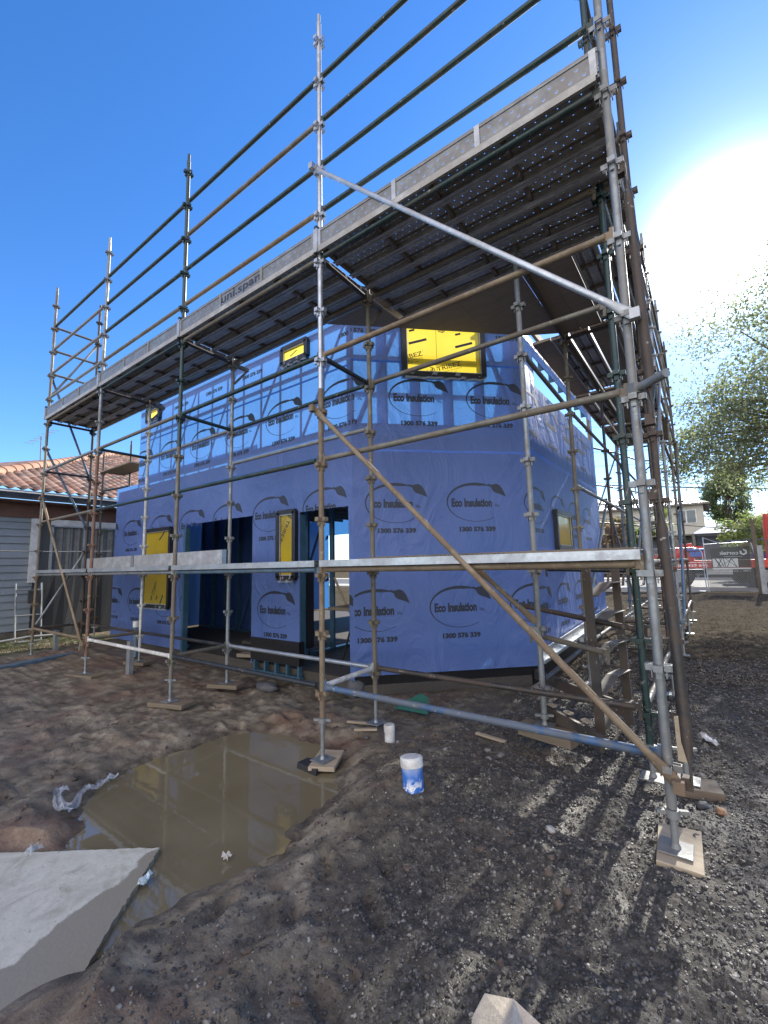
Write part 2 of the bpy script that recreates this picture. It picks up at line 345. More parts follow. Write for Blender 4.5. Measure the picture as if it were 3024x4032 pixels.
mud = m.ramp(mid, [(.3, (.060, .050, .037)), (.5, (.155, .130, .095)), (.72, (.31, .275, .205))])
red = m.ramp(m.noise(1.1, 4, .6, dist=.5), [(.50, (0, 0, 0)), (.66, (1, 1, 1))])
mud = m.mix(m.math('MULTIPLY', red, .36), mud, (.20, .090, .055))
grav = m.ramp(m.noise(28, 5, .75), [(.3, (.022, .020, .017)), (.52, (.070, .063, .052)), (.72, (.17, .155, .128))])
c = m.mix(side, mud, grav)
grass = m.ramp(m.math('MULTIPLY', m.math('ADD', X, 7.2), -.7), [(.2, (0, 0, 0)), (.7, (1, 1, 1))])
c = m.mix(m.math('MULTIPLY', grass, m.ramp(m.noise(1.2, 4, .6), [(.45, (0, 0, 0)), (.6, (1, 1, 1))])), c, (.07, .085, .03))
farm = m.ramp(m.math('MULTIPLY', m.xyz()[1], .12), [(.08, (0, 0, 0)), (.45, (1, 1, 1))])
c = m.mix(m.math('MULTIPLY', farm, .8), c, m.ramp(mid, [(.3, (.028, .023, .018)), (.7, (.105, .088, .064))]))
wet = m.ramp(m.math('MULTIPLY', m.math('ADD', m.math('ADD', m.xyz()[2], .612), m.math('MULTIPLY', m.math('SUBTRACT', mid, .5), .05)), 14.), [(.15, (1, 1, 1)), (.75, (0, 0, 0))])
c = m.mix(m.math('MULTIPLY', wet, .55), c, m.mix(1., c, (.42, .40, .38), 'MULTIPLY'))
rg0 = m.ramp(m.noise(2.5, 5, .6), [(.35, (.42,)*3), (.6, (.9,)*3)]); m.l(m.math('MULTIPLY', m.math('SUBTRACT', 1., farm), .3), m.b.inputs['Specular IOR Level'])
m.set(Base_Color=c, Roughness=m.math('MULTIPLY', rg0, m.math('SUBTRACT', 1., m.math('MULTIPLY', wet, .6))))
h = m.math('ADD', m.math('MULTIPLY', fin, .5), m.math('MULTIPLY', mid, 1.)); m.bump(h, .8, .02)
gmat = m.m
go = grid_mesh('ground', GX, GY, ground_z(GX, GY), gmat); tag(go, kind='structure')
def gz(x, y): return float(ground_z(np.array([x]), np.array([y]))[0])
def og(x, y):             # where a line of sight meets the ground
    z = -.5
    for _ in range(8): p = at(x, y, z); z = gz(p.x, p.y)
    return Vector((p.x, p.y, z))
# water
m = NM('muddy_water'); m.set(Base_Color=m.ramp(m.noise(1.2, 3, .5), [(.3, (.15, .125, .075)), (.7, (.21, .18, .11))]), Roughness=.018); m.b.inputs['IOR'].default_value = 1.40
m.b.inputs['Specular IOR Level'].default_value = .8
m.bump(m.noise(14, 2, .5), .03, .01)
pv = MB(); lo, hi = PUD.min(0)-.3, PUD.max(0)+.3; pv.quad((lo[0], lo[1], WATER), (hi[0], lo[1], WATER), (hi[0], hi[1], WATER), (lo[0], hi[1], WATER))
tag(pv.build('puddle_water', m.m), kind='structure')
# slab
m = NM('wet_concrete'); X, Y = m.xyz()[0], m.xyz()[1]
wa, wb, wc = at(338, 1834, SLAB_Z), at(-10, 2112, SLAB_Z), at(0, 1842, SLAB_Z)
nx_, ny_ = -(wb.y-wa.y), (wb.x-wa.x); L = math.hypot(nx_, ny_); nx_ /= L; ny_ /= L
sgn = 1 if ((wc.x-wa.x)*nx_+(wc.y-wa.y)*ny_) > 0 else -1
dist = m.math('ADD', m.math('MULTIPLY', m.math('SUBTRACT', X, wa.x), sgn*nx_), m.math('MULTIPLY', m.math('SUBTRACT', Y, wa.y), sgn*ny_))
wob = m.math('MULTIPLY', m.math('SUBTRACT', m.noise(4.5, 5, .6), .5), .22)
wm = m.math('ADD', dist, wob)
dry = m.ramp(m.math('MULTIPLY_ADD', wm, 9., .5), [(.42, (0, 0, 0)), (.58, (1, 1, 1))])
pale = m.ramp(m.noise(14, 6, .7), [(.3, (.46, .445, .36)), (.7, (.60, .585, .48))])
spots = m.ramp(m.noise(24, 3, .6, dist=.4), [(.66, (0, 0, 0)), (.71, (1, 1, 1))]); pale = m.mix(m.math('MULTIPLY', spots, .55), pale, (.10, .08, .06))
stain = m.ramp(m.noise(4.3, 6, .7, dist=1.), [(.50, (0, 0, 0)), (.66, (1, 1, 1))]); pale = m.mix(m.math('MULTIPLY', stain, .5), pale, (.25, .21, .15))
m.set(Base_Color=m.mix(dry, (.27, .24, .175), pale), Roughness=m.math('MULTIPLY_ADD', dry, .35, .4)); m.bump(m.noise(60, 4, .7), .5, .004)
SL2 = []
for k in range(len(SLAB)):
    a, b2 = SLAB[k], SLAB[(k+1) % len(SLAB)]; nn = 14 if k in (1, 2, 3, 4, 5, 6, 7) else 1
    for q in range(nn): SL2.append(a+(b2-a)*q/nn+(RNG.normal(size=2)*.0028 if q else 0))
sm_ = MB(); top = [(p[0], p[1], SLAB_Z) for p in SL2]; bot = [(p[0], p[1], SLAB_Z-.12) for p in SL2]; n = len(top)
sm_.add(top, [tuple(range(n))[::-1]]); sm_.add(top+bot, [(i, (i+1) % n, n+(i+1) % n, n+i) for i in range(n)])
tag(sm_.build('concrete_slab', m.m), kind='structure')
M['chip'] = None
# loose gravel (one object: nobody could count it)
def ico():
    bm = bmesh.new(); bmesh.ops.create_icosphere(bm, subdivisions=1, radius=1); v = np.array([x.co[:] for x in bm.verts]); f = np.array([[q.index for q in p.verts] for p in bm.faces]); bm.free(); return v, f
IV, IF = ico()
def scatter(name, pts, size, mat, squash=.65, jit=.25, sink=.3, **tg):
    n = len(pts); a = RNG.random(n)*6.283; c, s = np.cos(a), np.sin(a)
    V = IV[None]*(1+jit*(RNG.random((n, len(IV), 3))-.5)*2); sc3 = np.stack([np.ones(n), .6+.4*RNG.random(n), squash*(.6+.8*RNG.random(n))], -1)
    V = V*sc3[:, None]*size[:, None, None]
    tx = (RNG.random(n)-.5)*.9; Vz = V[..., 2]*np.cos(tx)[:, None]+V[..., 0]*np.sin(tx)[:, None]; Vx = V[..., 0]*np.cos(tx)[:, None]-V[..., 2]*np.sin(tx)[:, None]
    x = Vx*c[:, None]-V[..., 1]*s[:, None]; y = Vx*s[:, None]+V[..., 1]*c[:, None]
    z0 = ground_z(pts[:, 0], pts[:, 1])+size*squash*sink
    out = np.stack([x+pts[:, :1], y+pts[:, 1:2], Vz+z0[:, None]], -1).reshape(-1, 3)
    F = (IF[None]+(np.arange(n)*len(IV))[:, None, None]).reshape(-1, 3)
    o = np_mesh(name, out, F, mat, False); return tag(o, **tg)
m = NM('gravel_stone'); oi = m.n('ShaderNodeTexNoise'); oi.inputs['Scale'].default_value = 26; oi.inputs['Detail'].default_value = 1; m.l(m.c, oi.inputs['Vector'])
m.set(Base_Color=m.ramp(oi.outputs['Fac'], [(.3, (.022, .020, .018)), (.48, (.055, .051, .045)), (.6, (.11, .10, .085)), (.74, (.30, .28, .235))]), Roughness=.55); m.bump(m.noise(90, 3, .6), .4, .003); gst = m.m
N = 170000
P = np.stack([RNG.uniform(-.3, 4.2, N), RNG.uniform(-2.5, 5.5, N)], -1)
keep = RNG.random(N) < np.clip((P[:, 0]-.35+.5*fbm(P[:, 0]*1.5, P[:, 1]*1.5, 3)-.25*np.clip(-.4-P[:, 1], 0, 1))/1.2, .03, 1)
dpd = sdf(P[:, 0], P[:, 1], PUD); keep &= (dpd > .05) & (sdf(P[:, 0], P[:, 1], SLAB) > .05); keep &= ~((P[:, 1] > P[:, 0]+2.0) & (P[:, 0] < .9))
P = P[keep]; sz = .0030+.0088*RNG.random(len(P))**2.6; scatter('gravel', P, sz, gst, kind='stuff', label='loose grey gravel spread over the dark soil')
chip = plain('brown_stone_chip', (.12, .10, .075), .85, 0, .5, 12); chip.node_tree.nodes['Principled BSDF'].inputs['Specular IOR Level'].default_value = .1
gst.node_tree.nodes['Principled BSDF'].inputs['Specular IOR Level'].default_value = .55
N = 26000; P = np.stack([RNG.uniform(.2, 8, N), 4+14.5*RNG.random(N)**1.4], -1); scatter('gravel', P, .007+.012*RNG.random(len(P))**2, chip, kind='stuff', label='pale stone chips over the drive behind the scaffold')
m = NM('mud_clod'); m.set(Base_Color=m.ramp(m.noise(18, 4, .6), [(.3, (.045, .033, .025)), (.7, (.13, .095, .07))]), Roughness=.75); m.bump(m.noise(50, 4, .7), .7, .006); clod = m.m
N = 2600; P = np.stack([RNG.uniform(-4.5, 2.2, N), RNG.uniform(-2.2, 2, N)], -1)
keep = (sdf(P[:, 0], P[:, 1], PUD) > -.07) & (sdf(P[:, 0], P[:, 1], SLAB) > .06) & (RNG.random(N) < np.clip(.25+1.3*fbm(P[:, 0]*2, P[:, 1]*2, 3), .04, 1)) & ~((P[:, 1] > P[:, 0]+2.0)) & ~((P[:, 1] > 1.2) & (P[:, 0] < -.8))
P = P[keep]; scatter('mud_clods', P, .008+.022*RNG.random(len(P))**3, clod, .55, .4, .1, kind='stuff', label='small lumps of brown mud around the puddle')

# ------------------------------------------------------------------ building
HX0, HX1, HY, HYB = -7.65, -.83, 1.40, 7.9
CX = .86; CY0 = HY + (CX-HX1)
house = empty('house_under_construction', 'two storey house frame wrapped in blue insulation sheet behind the front scaffold', 'house', (HX1, HY, -.5))
HLOC = Vector(house.location)
def hpart(mb, name, mats, parent=None):
    o = mb.build(name, mats, parent or house); o.location = -HLOC if parent is None else (0, 0, 0); return o
# 2-D lettering as flat geometry
def text2d(body, size, bold=0., sx=1., spacing=1.):
    cu = bpy.data.curves.new('t', 'FONT'); cu.body = body; cu.size = size; cu.offset = bold; cu.align_x = 'CENTER'; cu.align_y = 'CENTER'; cu.space_character = spacing
    cu.resolution_u = 3
    o = bpy.data.objects.new('t', cu); COL.objects.link(o); bpy.context.view_layer.update()
    dg = bpy.context.evaluated_depsgraph_get(); me = bpy.data.meshes.new_from_object(o.evaluated_get(dg))
    me.calc_loop_triangles()
    v = [(q.co.x*sx, q.co.y) for q in me.vertices]; f = [tuple(t.vertices) for t in me.loop_triangles]
    COL.objects.unlink(o); bpy.data.objects.remove(o); bpy.data.curves.remove(cu); bpy.data.meshes.remove(me)
    return v, f
def fit2d(t, x0, x1, y0, y1):
    v, f = t; xs = [p[0] for p in v]; ys = [p[1] for p in v]; a = (x1-x0)/(max(xs)-min(xs)); b = (y1-y0)/(max(ys)-min(ys))
    return [((p[0]-min(xs))*a+x0, (p[1]-min(ys))*b+y0) for p in v], f
def join2d(*ts):
    V, F = [], []
    for v, f in ts: b = len(V); V += v; F += [tuple(i+b for i in q) for q in f]
    return V, F
def band(fn, n):
    V, F = [], []
    for i in range(n+1): a, b = fn(i/n); V += [a, b]
    for i in range(n): F.append((2*i, 2*i+1, 2*i+3, 2*i+2))
    return V, F
def swoosh(t):
    ang = math.radians(62+t*(308-62)); th = .007+.038*max(0, 1-t*1.25)**1.2 if t > .06 else .016+.018*t/.06
    c, s = math.cos(ang), math.sin(ang); return (-.01+.40*c, .012+.262*s), (-.01+(.40-th*.8)*c, .012+(.262-th)*s)
def leaf():
    A = [(.17, .262), (.215, .245), (.245, .252), (.29, .262), (.335, .24), (.37, .195), (.395, .14), (.415, .085), (.37, .105), (.32, .125), (.27, .14), (.235, .165), (.215, .21), (.17, .235)]
    return A, [(0, 1, 12, 13), (1, 2, 11, 12), (2, 3, 10, 11), (3, 4, 9, 10), (4, 5, 8, 9), (5, 6, 8), (6, 7, 8)]
PHONE = fit2d(text2d('1300 576 339', .1, .0065, .7), -.25, .25, -.382, -.312)
LOGO = join2d(band(swoosh, 40), leaf(), fit2d(text2d('Eco Insulation', .12, .0068, .6), -.345, .215, -.055, .062), fit2d(text2d('Vic.', .06, .001, .6), .25, .325, -.052, -.012))
def clip2d(V, F, rects, lim):
    """cut printed shapes at openings and at the wall's outline"""
    xs = [p[0] for p in V]; ys = [p[1] for p in V]; bb = (min(xs), max(xs), min(ys), max(ys))
    hit = [r for r in rects if r[0] < bb[1] and r[1] > bb[0] and r[2] < bb[3] and r[3] > bb[2]]
    out = bb[0] < lim[0] or bb[1] > lim[1] or bb[2] < lim[2] or bb[3] > lim[3]
    if not hit and not out: return V, F
    bm = bmesh.new(); vs = [bm.verts.new((p[0], p[1], 0)) for p in V]
    for q in F:
        try: bm.faces.new([vs[i] for i in q])
        except ValueError: pass
    for r in hit+([lim] if out else []):
        for co, no in (((r[0], 0, 0), (1, 0, 0)), ((r[1], 0, 0), (1, 0, 0)), ((0, r[2], 0), (0, 1, 0)), ((0, r[3], 0), (0, 1, 0))):
            bmesh.ops.bisect_plane(bm, geom=bm.verts[:]+bm.edges[:]+bm.faces[:], plane_co=co, plane_no=no)
    dead = []
    for fc in bm.faces:
        c = fc.calc_center_median()
        if any(r[0] < c.x < r[1] and r[2] < c.y < r[3] for r in hit) or not (lim[0] < c.x < lim[1] and lim[2] < c.y < lim[3]): dead.append(fc)
    bmesh.ops.delete(bm, geom=dead, context='FACES'); bm.verts.index_update()
    V2 = [(q.co.x, q.co.y) for q in bm.verts]; F2 = [tuple(q.index for q in fc.verts) for fc in bm.faces]; bm.free(); return V2, F2
def wrap_wall(name, org, dirv, L, z0, z1, rects, logos, phones, tapes=(), steps=()):
    """sheet of wrap with openings (s0,s1,z0,z1), printed on its outer face, a wooden/steel frame behind"""
    org = Vector(org); d = Vector(dirv).normalized(); nrm = Vector((d.y, -d.x, 0))
    def P(s, z, o=0): return Vector((org.x, org.y, 0)) + d*s + nrm*o + Vector((0, 0, z))
    mb = MB(); xs = sorted({0, L}|{v for r in rects for v in r[:2]}|{q[0] for q in steps}|set(np.arange(.5, L, .5))); zs = sorted({z0, z1}|{v for r in rects for v in r[2:]}|{q[1] for q in steps}|set(np.arange(z0+.5, z1, .5)))
    for i in range(len(xs)-1):
        for j in range(len(zs)-1):
            cx, cz = (xs[i]+xs[i+1])/2, (zs[j]+zs[j+1])/2
            if any(r[0] < cx < r[1] and r[2] < cz < r[3] for r in rects) or any(cx < q[0] and cz > q[1] for q in steps): continue
            if cx < 0 or cx > L or cz < z0 or cz > z1: continue
            mb.quad(P(xs[i], zs[j]), P(xs[i+1], zs[j]), P(xs[i+1], zs[j+1]), P(xs[i], zs[j+1]))
    lim = (0.01, L-.01, z0+.01, z1-.01); holes = list(rects)+[(-1, q[0], q[1], 99) for q in steps]
    for G, lst in ((LOGO, logos), (PHONE, phones)):
        for s, z in lst:
            V, F = clip2d([(p[0]+s, p[1]+z) for p in G[0]], G[1], holes, lim)
            if F: mb.add([P(a, b, .0018) for a, b in V], F, 1)
    for s0, s1, z, hgt in tapes:
        n = max(2, int((s1-s0)/.25))
        for i in range(n):
            a, b = s0+(s1-s0)*i/n, s0+(s1-s0)*(i+1)/n; za, zb = z+.012*vn(np.array(a*3.), np.array(z)), z+.012*vn(np.array(b*3.), np.array(z))
            mb.quad(P(a, za-hgt/2, .001), P(b, zb-hgt/2, .001), P(b, zb+hgt/2, .001), P(a, za+hgt/2, .001), mi=2)
    o = hpart(mb, name, [M['wrap'], M['print'], M['tape']]); o['label'] = 'blue printed wrap sheet'; return P
# openings of the front wall, s = x - HX0
def sx(x): return x-HX0
openA = [(sx(-4.72), sx(-2.85), -.4, 1.87), (sx(-1.80), sx(-.90), -.4, 1.83), (sx(-2.82), sx(-1.80), -.4, .05), (sx(-6.20), sx(-5.22), .40, 1.84), (sx(-2.20), sx(-1.86), .92, 1.85),
         (sx(-2.14), sx(-1.62), 4.08, 4.32), (sx(-6.33), sx(-5.83), 4.1, 4.36)]
cols1 = [-.99, -2.15, -3.22, -4.30, -5.42, -6.5]; cols2 = [-.25, -1.33, -2.44, -3.52, -4.58, -5.66, -6.86, -7.9]; cols3 = [-1.2, -2.3, -3.4, -4.48, -5.42, -6.5, -7.58]
LZ = (3.27, 1.85, .46)
PA = wrap_wall('front_wall', (HX0, HY), (1, 0, 0), HX1-HX0, -.32, 4.42, openA,
   [(sx(x), LZ[0]) for x in cols1]+[(sx(x), LZ[1]) for x in cols2]+[(sx(x), LZ[2]) for x in cols3],
   [(sx(x), LZ[0]) for x in cols1]+[(sx(x), LZ[1]) for x in cols2]+[(sx(x), LZ[2]) for x in cols3]+[(sx(x), 4.52) for x in (-.78, -1.85, -2.91, -3.98, -5.07, -6.1)],
   [(1.0, 6.82, 3.72, .03), (0, 6.82, 2.55, .02)], [(sx(-6.68), 2.86)])
LB = (CX-HX1)*2**.5
PB = wrap_wall('corner_wall', (HX1, HY), (1, 1, 0), LB, -.27, 4.34, [(.72, 1.83, 3.60, 4.5)],
   [(.91, 3.28), (1.98, 3.28), (-.17, 3.28), (.57, 1.85), (1.65, 1.86), (2.73, 1.86), (.29, .50), (1.37, .51), (2.45, .52)],
   [(.91, 3.28), (1.98, 3.28), (-.17, 3.28), (.57, 1.85), (1.65, 1.86), (.29, .50), (1.37, .51), (2.3, 4.55), (.1, 4.55)], [(0, LB, 3.78, .03), (0, LB, 2.55, .025), (0, LB, 1.16, .02)])
LC = HYB-CY0
PC = wrap_wall('side_wall', (CX, CY0), (0, 1, 0), LC, -.1, 4.45, [(1.15, 2.05, 1.28, 1.84), (.6, 4.6, 3.72, 4.2)],
   [(i*1.08+.35, z) for i in range(4) for z in LZ], [(i*1.08+.35, z) for i in range(4) for z in LZ]+[(i*1.08+.8, 4.3) for i in range(4)], [(0, LC, 2.62, .05), (0, LC, 3.5, .03), (0, LC, 1.25, .02)])
PD = wrap_wall('back_wall', (CX, HYB), (-1, 0, 0), CX-HX0, -.3, 2.86, [(.5, 2.0, -.4, 2.1), (2.6, 4.2, .4, 2.1), (6.3, 8.3, -.2, 2.1)], [(i*1.08+.5, z) for i in range(8) for z in LZ[1:]], [])
PE = wrap_wall('end_wall', (HX0, HYB), (0, -1, 0), HYB-HY, -.3, 2.86, [], [], [])
# frame behind the sheets
def frame(P, L, z0, z1, skip, step=.45, names=('wall_stud', 'wall_plate'), off=-.055, brace=True, mat='blue_steel'):
    s = .03
    while s <= L+.01:
        segs = [(z0, z1)]
        for r in skip:
            if r[0]-.01 < s < r[1]+.01: segs = [q for a, b in segs for q in ((a, min(b, r[2])), (max(a, r[3]), b)) if q[1]-q[0] > .08]
        for a, b in segs:
            mb = MB(); mb.beam(P(s, a, off), P(s, b, off), .04, .09, up=P(0, 0, 1)-P(0, 0, 0)); hpart(mb, names[0], M[mat])
        s += step
    mb = MB()
    for z in (z0+.02, z1-.02):
        for r0, r1 in spans(L, [r for r in skip if r[2] < z < r[3]]): mb.beam(P(r0, z, off-.004), P(r1, z, off-.004), .10, .045)
    hpart(mb, names[1], M[mat])
def spans(L, rs):
    out = []; a = 0
    for r in sorted(rs): 
        if r[0] > a: out.append((a, r[0]))
        a = max(a, r[1])
    if a < L: out.append((a, L))
    return out
frame(PA, HX1-HX0, 2.88, 4.38, openA+[(0, sx(-6.68), 2.8, 5)])
frame(PB, LB, 2.88, 4.30, [(.72, 1.83, 3.60, 4.5)])
frame(PC, LC, 2.88, 4.40, [(.6, 4.6, 3.72, 4.2)], .6)
frame(PA, HX1-HX0, -.28, 2.6, openA, .6)
mb = MB()
for z in (3.35, 3.86):
    mb.beam(PA(1.0, z, -.05), PA(6.82, z, -.05), .03, .05)
    mb.beam(PB(0, z, -.05), PB(LB, z, -.05), .03, .05)
for i in range(5): mb.beam(PA(1.1+i*1.2, 2.9, -.02), PA(1.9+i*1.2, 4.3, -.02), .02, .05)
mb.beam(PB(.1, 2.9, -.02), PB(.62, 4.2, -.02), .02, .05); mb.beam(PB(2.3, 2.9, -.02), PB(1.9, 4.2, -.02), .02, .05)
hpart(mb, 'wall_bracing', M['blue_steel'])
# mid floor, slab, joists, interior partitions, roof trusses
mb = MB(); poly = [(HX0+.1, HY+.1), (HX1, HY+.1), (CX-.1, CY0), (CX-.1, HYB-.1), (HX0+.1, HYB-.1)]
for z, t in ((2.72, .12),):
    n = len(poly); a = [(p[0], p[1], z) for p in poly]; b = [(p[0], p[1], z+t) for p in poly]
    mb.add(a, [tuple(range(n))[::-1]]); mb.add(b, [tuple(range(n))]); mb.add(a+b, [(i, (i+1) % n, n+(i+1) % n, n+i) for i in range(n)])
hpart(mb, 'upper_floor', M['wood'])
mb = MB()
for i in range(14): mb.beam((HX0+.4+i*.55, max(HY+.08, HX0+.4+i*.55+2.35), 2.60), (HX0+.4+i*.55, HYB-.12, 2.60), .045, .22)
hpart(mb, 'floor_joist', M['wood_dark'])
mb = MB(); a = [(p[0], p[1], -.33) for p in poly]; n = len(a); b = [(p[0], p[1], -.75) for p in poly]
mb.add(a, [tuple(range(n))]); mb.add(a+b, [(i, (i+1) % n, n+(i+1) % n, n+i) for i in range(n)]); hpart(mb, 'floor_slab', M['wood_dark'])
def interior(x0, y0, x1, y1, z0, z1, step, sheet=False):
    a = Vector((x0, y0, 0)); b = Vector((x1, y1, 0)); L = (b-a).length; d = (b-a)/L
    def P(s, z, o=0): return a+d*s+Vector((d.y, -d.x, 0))*o+Vector((0, 0, z))
    mb = MB(); s = 0
    while s <= L: mb.beam(P(s, z0), P(s, z1), .04, .09, up=d.cross(Vector((0, 0, 1)))); s += step
    for z in (z0+.02, (z0+z1)/2, z1-.02): mb.beam(P(0, z), P(L, z), .09, .045)
    i = 0
    while i*1.6+1.2 < L: mb.beam(P(i*1.6, z0, .05), P(i*1.6+1.2, z1, .05), .015, .04); i += 1
    hpart(mb, 'partition_frame', M['blue_steel'])
    if sheet:
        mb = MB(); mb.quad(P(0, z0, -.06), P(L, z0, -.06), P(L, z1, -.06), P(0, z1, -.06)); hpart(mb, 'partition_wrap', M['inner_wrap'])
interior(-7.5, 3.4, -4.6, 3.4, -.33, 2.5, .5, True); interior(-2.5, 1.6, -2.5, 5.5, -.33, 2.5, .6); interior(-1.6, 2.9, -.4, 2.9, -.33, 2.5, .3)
interior(-.95, 1.7, -.95, 4.4, -.33, 2.5, .5); interior(-2.3, 4.4, .6, 4.4, -.33, 2.5, .6)
interior(-6.5, 3.2, -2.6, 3.2, 2.86, 4.0, .45)
# foundation skirt under the sheets, pier foot
mb = MB()
mb.quad(PB(-.02, -.26, -.05), PB(LB, -.26, -.05), PB(LB, -.72, -.12), PB(-.02, -.72, -.12)); mb.quad(PC(0, -.08, -.05), PC(LC, -.08, -.05), PC(LC, -.7, -.1), PC(0, -.7, -.1))
hpart(mb, 'foundation_skirt', M['black_plastic'])
mb = MB(); mb.box((-2.31, HY+.03, -.10), (1.04, .10, .32), 0); mb.box((-1.87, HY+.15, .5), (.10, .28, 1.1), 0); hpart(mb, 'damp_course_sheet', M['black_plastic'])
mb = MB()
for k in range(5): mb.box((-2.78+k*.235, HY+.04, -.34), (.035, .06, .18))
mb.box((-2.31, HY+.04, -.42), (1.04, .08, .03)); hpart(mb, 'steel_channel', M['blue_steel'])
for c_, d_ in (((-4.70, HY-.01, .7), (.06, .09, 2.2)), ((-1.82, HY+.06, .8), (.05, .1, 2.0))): mb = MB(); mb.box(c_, d_); hpart(mb, 'door_jamb', M['blue_steel'])
mb = MB(); mb.beam(PC(0, -.16, .03), PC(LC, -.02, .03), .02, .16); mb.beam(PC(0, -.22, .06), PC(LC, -.12, .06), .04, .04); hpart(mb, 'base_flashing', M['silver'])
# eave timbers and boards over the corner
mb = MB(); mb.beam(PA(1.0, 4.47, .05), PA(6.9, 4.47, .05), .04, .12); mb.beam(PB(-.1, 4.44, .05), PB(LB, 4.44, .05), .04, .14); mb.beam(PC(0, 4.52, .06), PC(LC, 4.52, .06), .05, .12); hpart(mb, 'fascia_board', M['ply'])
mb = MB(); mb.quad(PB(-.4, 4.50, .02), PB(LB+.1, 4.50, .02), PB(LB+.1, 4.50, .5), PB(-.4, 4.50, .5)); hpart(mb, 'eave_soffit', M['ply'])
# windows
HEX = [(math.cos(R(30+60*i)), math.sin(R(30+60*i))) for i in range(6)]
def hexlogo(s):
    V, F = [], []
    for k in range(6):
        a, b = HEX[k], HEX[(k+1) % 6]; i = len(V)
        V += [(a[0]*s, a[1]*s), (b[0]*s, b[1]*s), (b[0]*s*.82, b[1]*s*.82), (a[0]*s*.82, a[1]*s*.82)]
        if k not in (1,): F.append((i, i+1, i+2, i+3))
    for x, h0, h1 in ((-.38, -.5, .1), (0, -.7, .35), (.38, -.5, .6)):
        i = len(V); V += [((x-.12)*s, h0*s), ((x+.12)*s, h0*s), ((x+.12)*s, h1*s), ((x-.12)*s, h1*s)]; F.append((i, i+1, i+2, i+3))
    return V, F
def tr2d(t, x, y, ang, s=1.):
    c, sn = math.cos(ang)*s, math.sin(ang)*s; return [(p[0]*c-p[1]*sn+x, p[0]*sn+p[1]*c+y) for p in t[0]], t[1]
def rect2d(w, h): return [(-w/2, -h/2), (w/2, -h/2), (w/2, h/2), (-w/2, h/2)], [(0, 1, 2, 3)]
TRI = join2d(tr2d(hexlogo(.055), -.215, -.004, 0), fit2d(text2d('TRIBEZ', .08, .0005), -.14, .17, -.028, .028), fit2d(text2d('®', .03), .18, .195, .018, .032), fit2d(text2d('ALUMINIUM SOLUTIONS', .02), -.14, .16, -.058, -.044), fit2d(text2d('1300 874 239  info', .02), -.14, .10, -.086, -.07))
BAR = join2d(tr2d(rect2d(.26, .034), 0, 0, 0), tr2d(rect2d(.08, .028), -.03, .17, 0))
def window(P, r, ang, prints, lab, dep=.06, fw=.045, torn=True):
    s0, s1, z0, z1 = r; wd = empty('window', None, None); wd.parent = house; wd.location = -HLOC
    mb = MB(); o = .02
    for a, b in (((s0-.01, z0), (s1+.01, z0)), ((s0-.01, z1), (s1+.01, z1))): mb.beam(P(*a, o), P(*b, o), .09, fw*1.5)
    for s in (s0, s1): mb.beam(P(s, z0, o), P(s, z1, o), fw*1.5, .09, up=P(0, 0, 1)-P(0, 0, 0))
    fo = mb.build('window_frame', M['black_plastic'], wd)
    mb = MB(); k = .035
    for a, b in (((s0+k, z0+k), (s1-k, z0+k)), ((s0+k, z1-k), (s1-k, z1-k))): mb.beam(P(*a, .045), P(*b, .045), .02, .022)
    for s in (s0+k, s1-k): mb.beam(P(s, z0+k, .045), P(s, z1-k, .045), .02, .02, up=P(0, 0, 1)-P(0, 0, 0))
    # loose clear plastic gathered at the sill
    n = 14
    for row in range(2):
        for i in range(n):
            a, b = s0+(s1-s0)*i/n, s0+(s1-s0)*(i+1)/n; f = lambda q: .055+.02*math.sin(q*41+row*2)+.012*math.sin(q*97); zt = z0+.045-row*.05
            mb.quad(P(a, zt-.06, f(a)), P(b, zt-.055, f(b)), P(b, zt, .06), P(a, zt, .06), mi=1)
    mb.build('plastic_edging', [M['silver'], M['clear']], wd)
    mb = MB(); g = .045; mb.quad(P(s0+g, z0+g, .03), P(s1-g, z0+g, .03), P(s1-g, z1-g, .03), P(s0+g, z1-g, .03))
    for V, F in prints:
        V, F = clip2d(V, F, [], (s0+g, s1-g, z0+g, z1-g))
        if F: mb.add([P(a, b, .033) for a, b in V], F, 1)
    mb.build('pane_film', [M['film'], M['print']], wd); wd['label'] = lab
def onB(x, y):
    d = ray(x, y); n = Vector((1, -1, 0)); k = (Vector((HX1, HY, 0))-CAM).dot(n)/d.dot(n); p = CAM+d*k; return ((p-Vector((HX1, HY, 0))).dot(Vector((1, 1, 0)))/2**.5, p.z)
W_ = [onB(*q) for q in ((966, 794), (953, 798), (888, 773), (901, 740), (1000, 748), (952, 712), (888, 719), (987, 728), (941, 750))]
s0 = .72
window(PB, (.72, 1.83, 3.60, 4.42), 0, [tr2d(TRI, W_[0][0], W_[0][1], R(17), 1.15), tr2d(TRI, W_[2][0]-.04, W_[2][1], R(17), 1.15), tr2d(hexlogo(.07), W_[5][0], W_[5][1], R(15)), tr2d(BAR, W_[3][0], W_[3][1], R(17)), tr2d(BAR, W_[4][0], W_[4][1], R(17)), tr2d(rect2d(.005, .8), W_[8][0], 4.0, 0)], 'corner window under yellow film')
a0 = sx(-6.20)
window(PA, (a0, sx(-5.22), .40, 1.84), 0, [tr2d(TRI, a0+.42, 1.25, R(60)), tr2d(TRI, a0+.42, .72, R(60), .9), tr2d(BAR, a0+.66, 1.72, R(38)), tr2d(BAR, a0+.70, .50, R(60))], 'tall window under yellow film')
window(PA, (sx(-2.20), sx(-1.86), .92, 1.85), 0, [tr2d(TRI, sx(-2.07), 1.60, R(-120), 1.1)], 'narrow window under yellow film')
window(PA, (sx(-2.14), sx(-1.62), 4.08, 4.32), 0, [tr2d(BAR, sx(-1.9), 4.2, R(20), .6)], 'small high window nearer the corner')
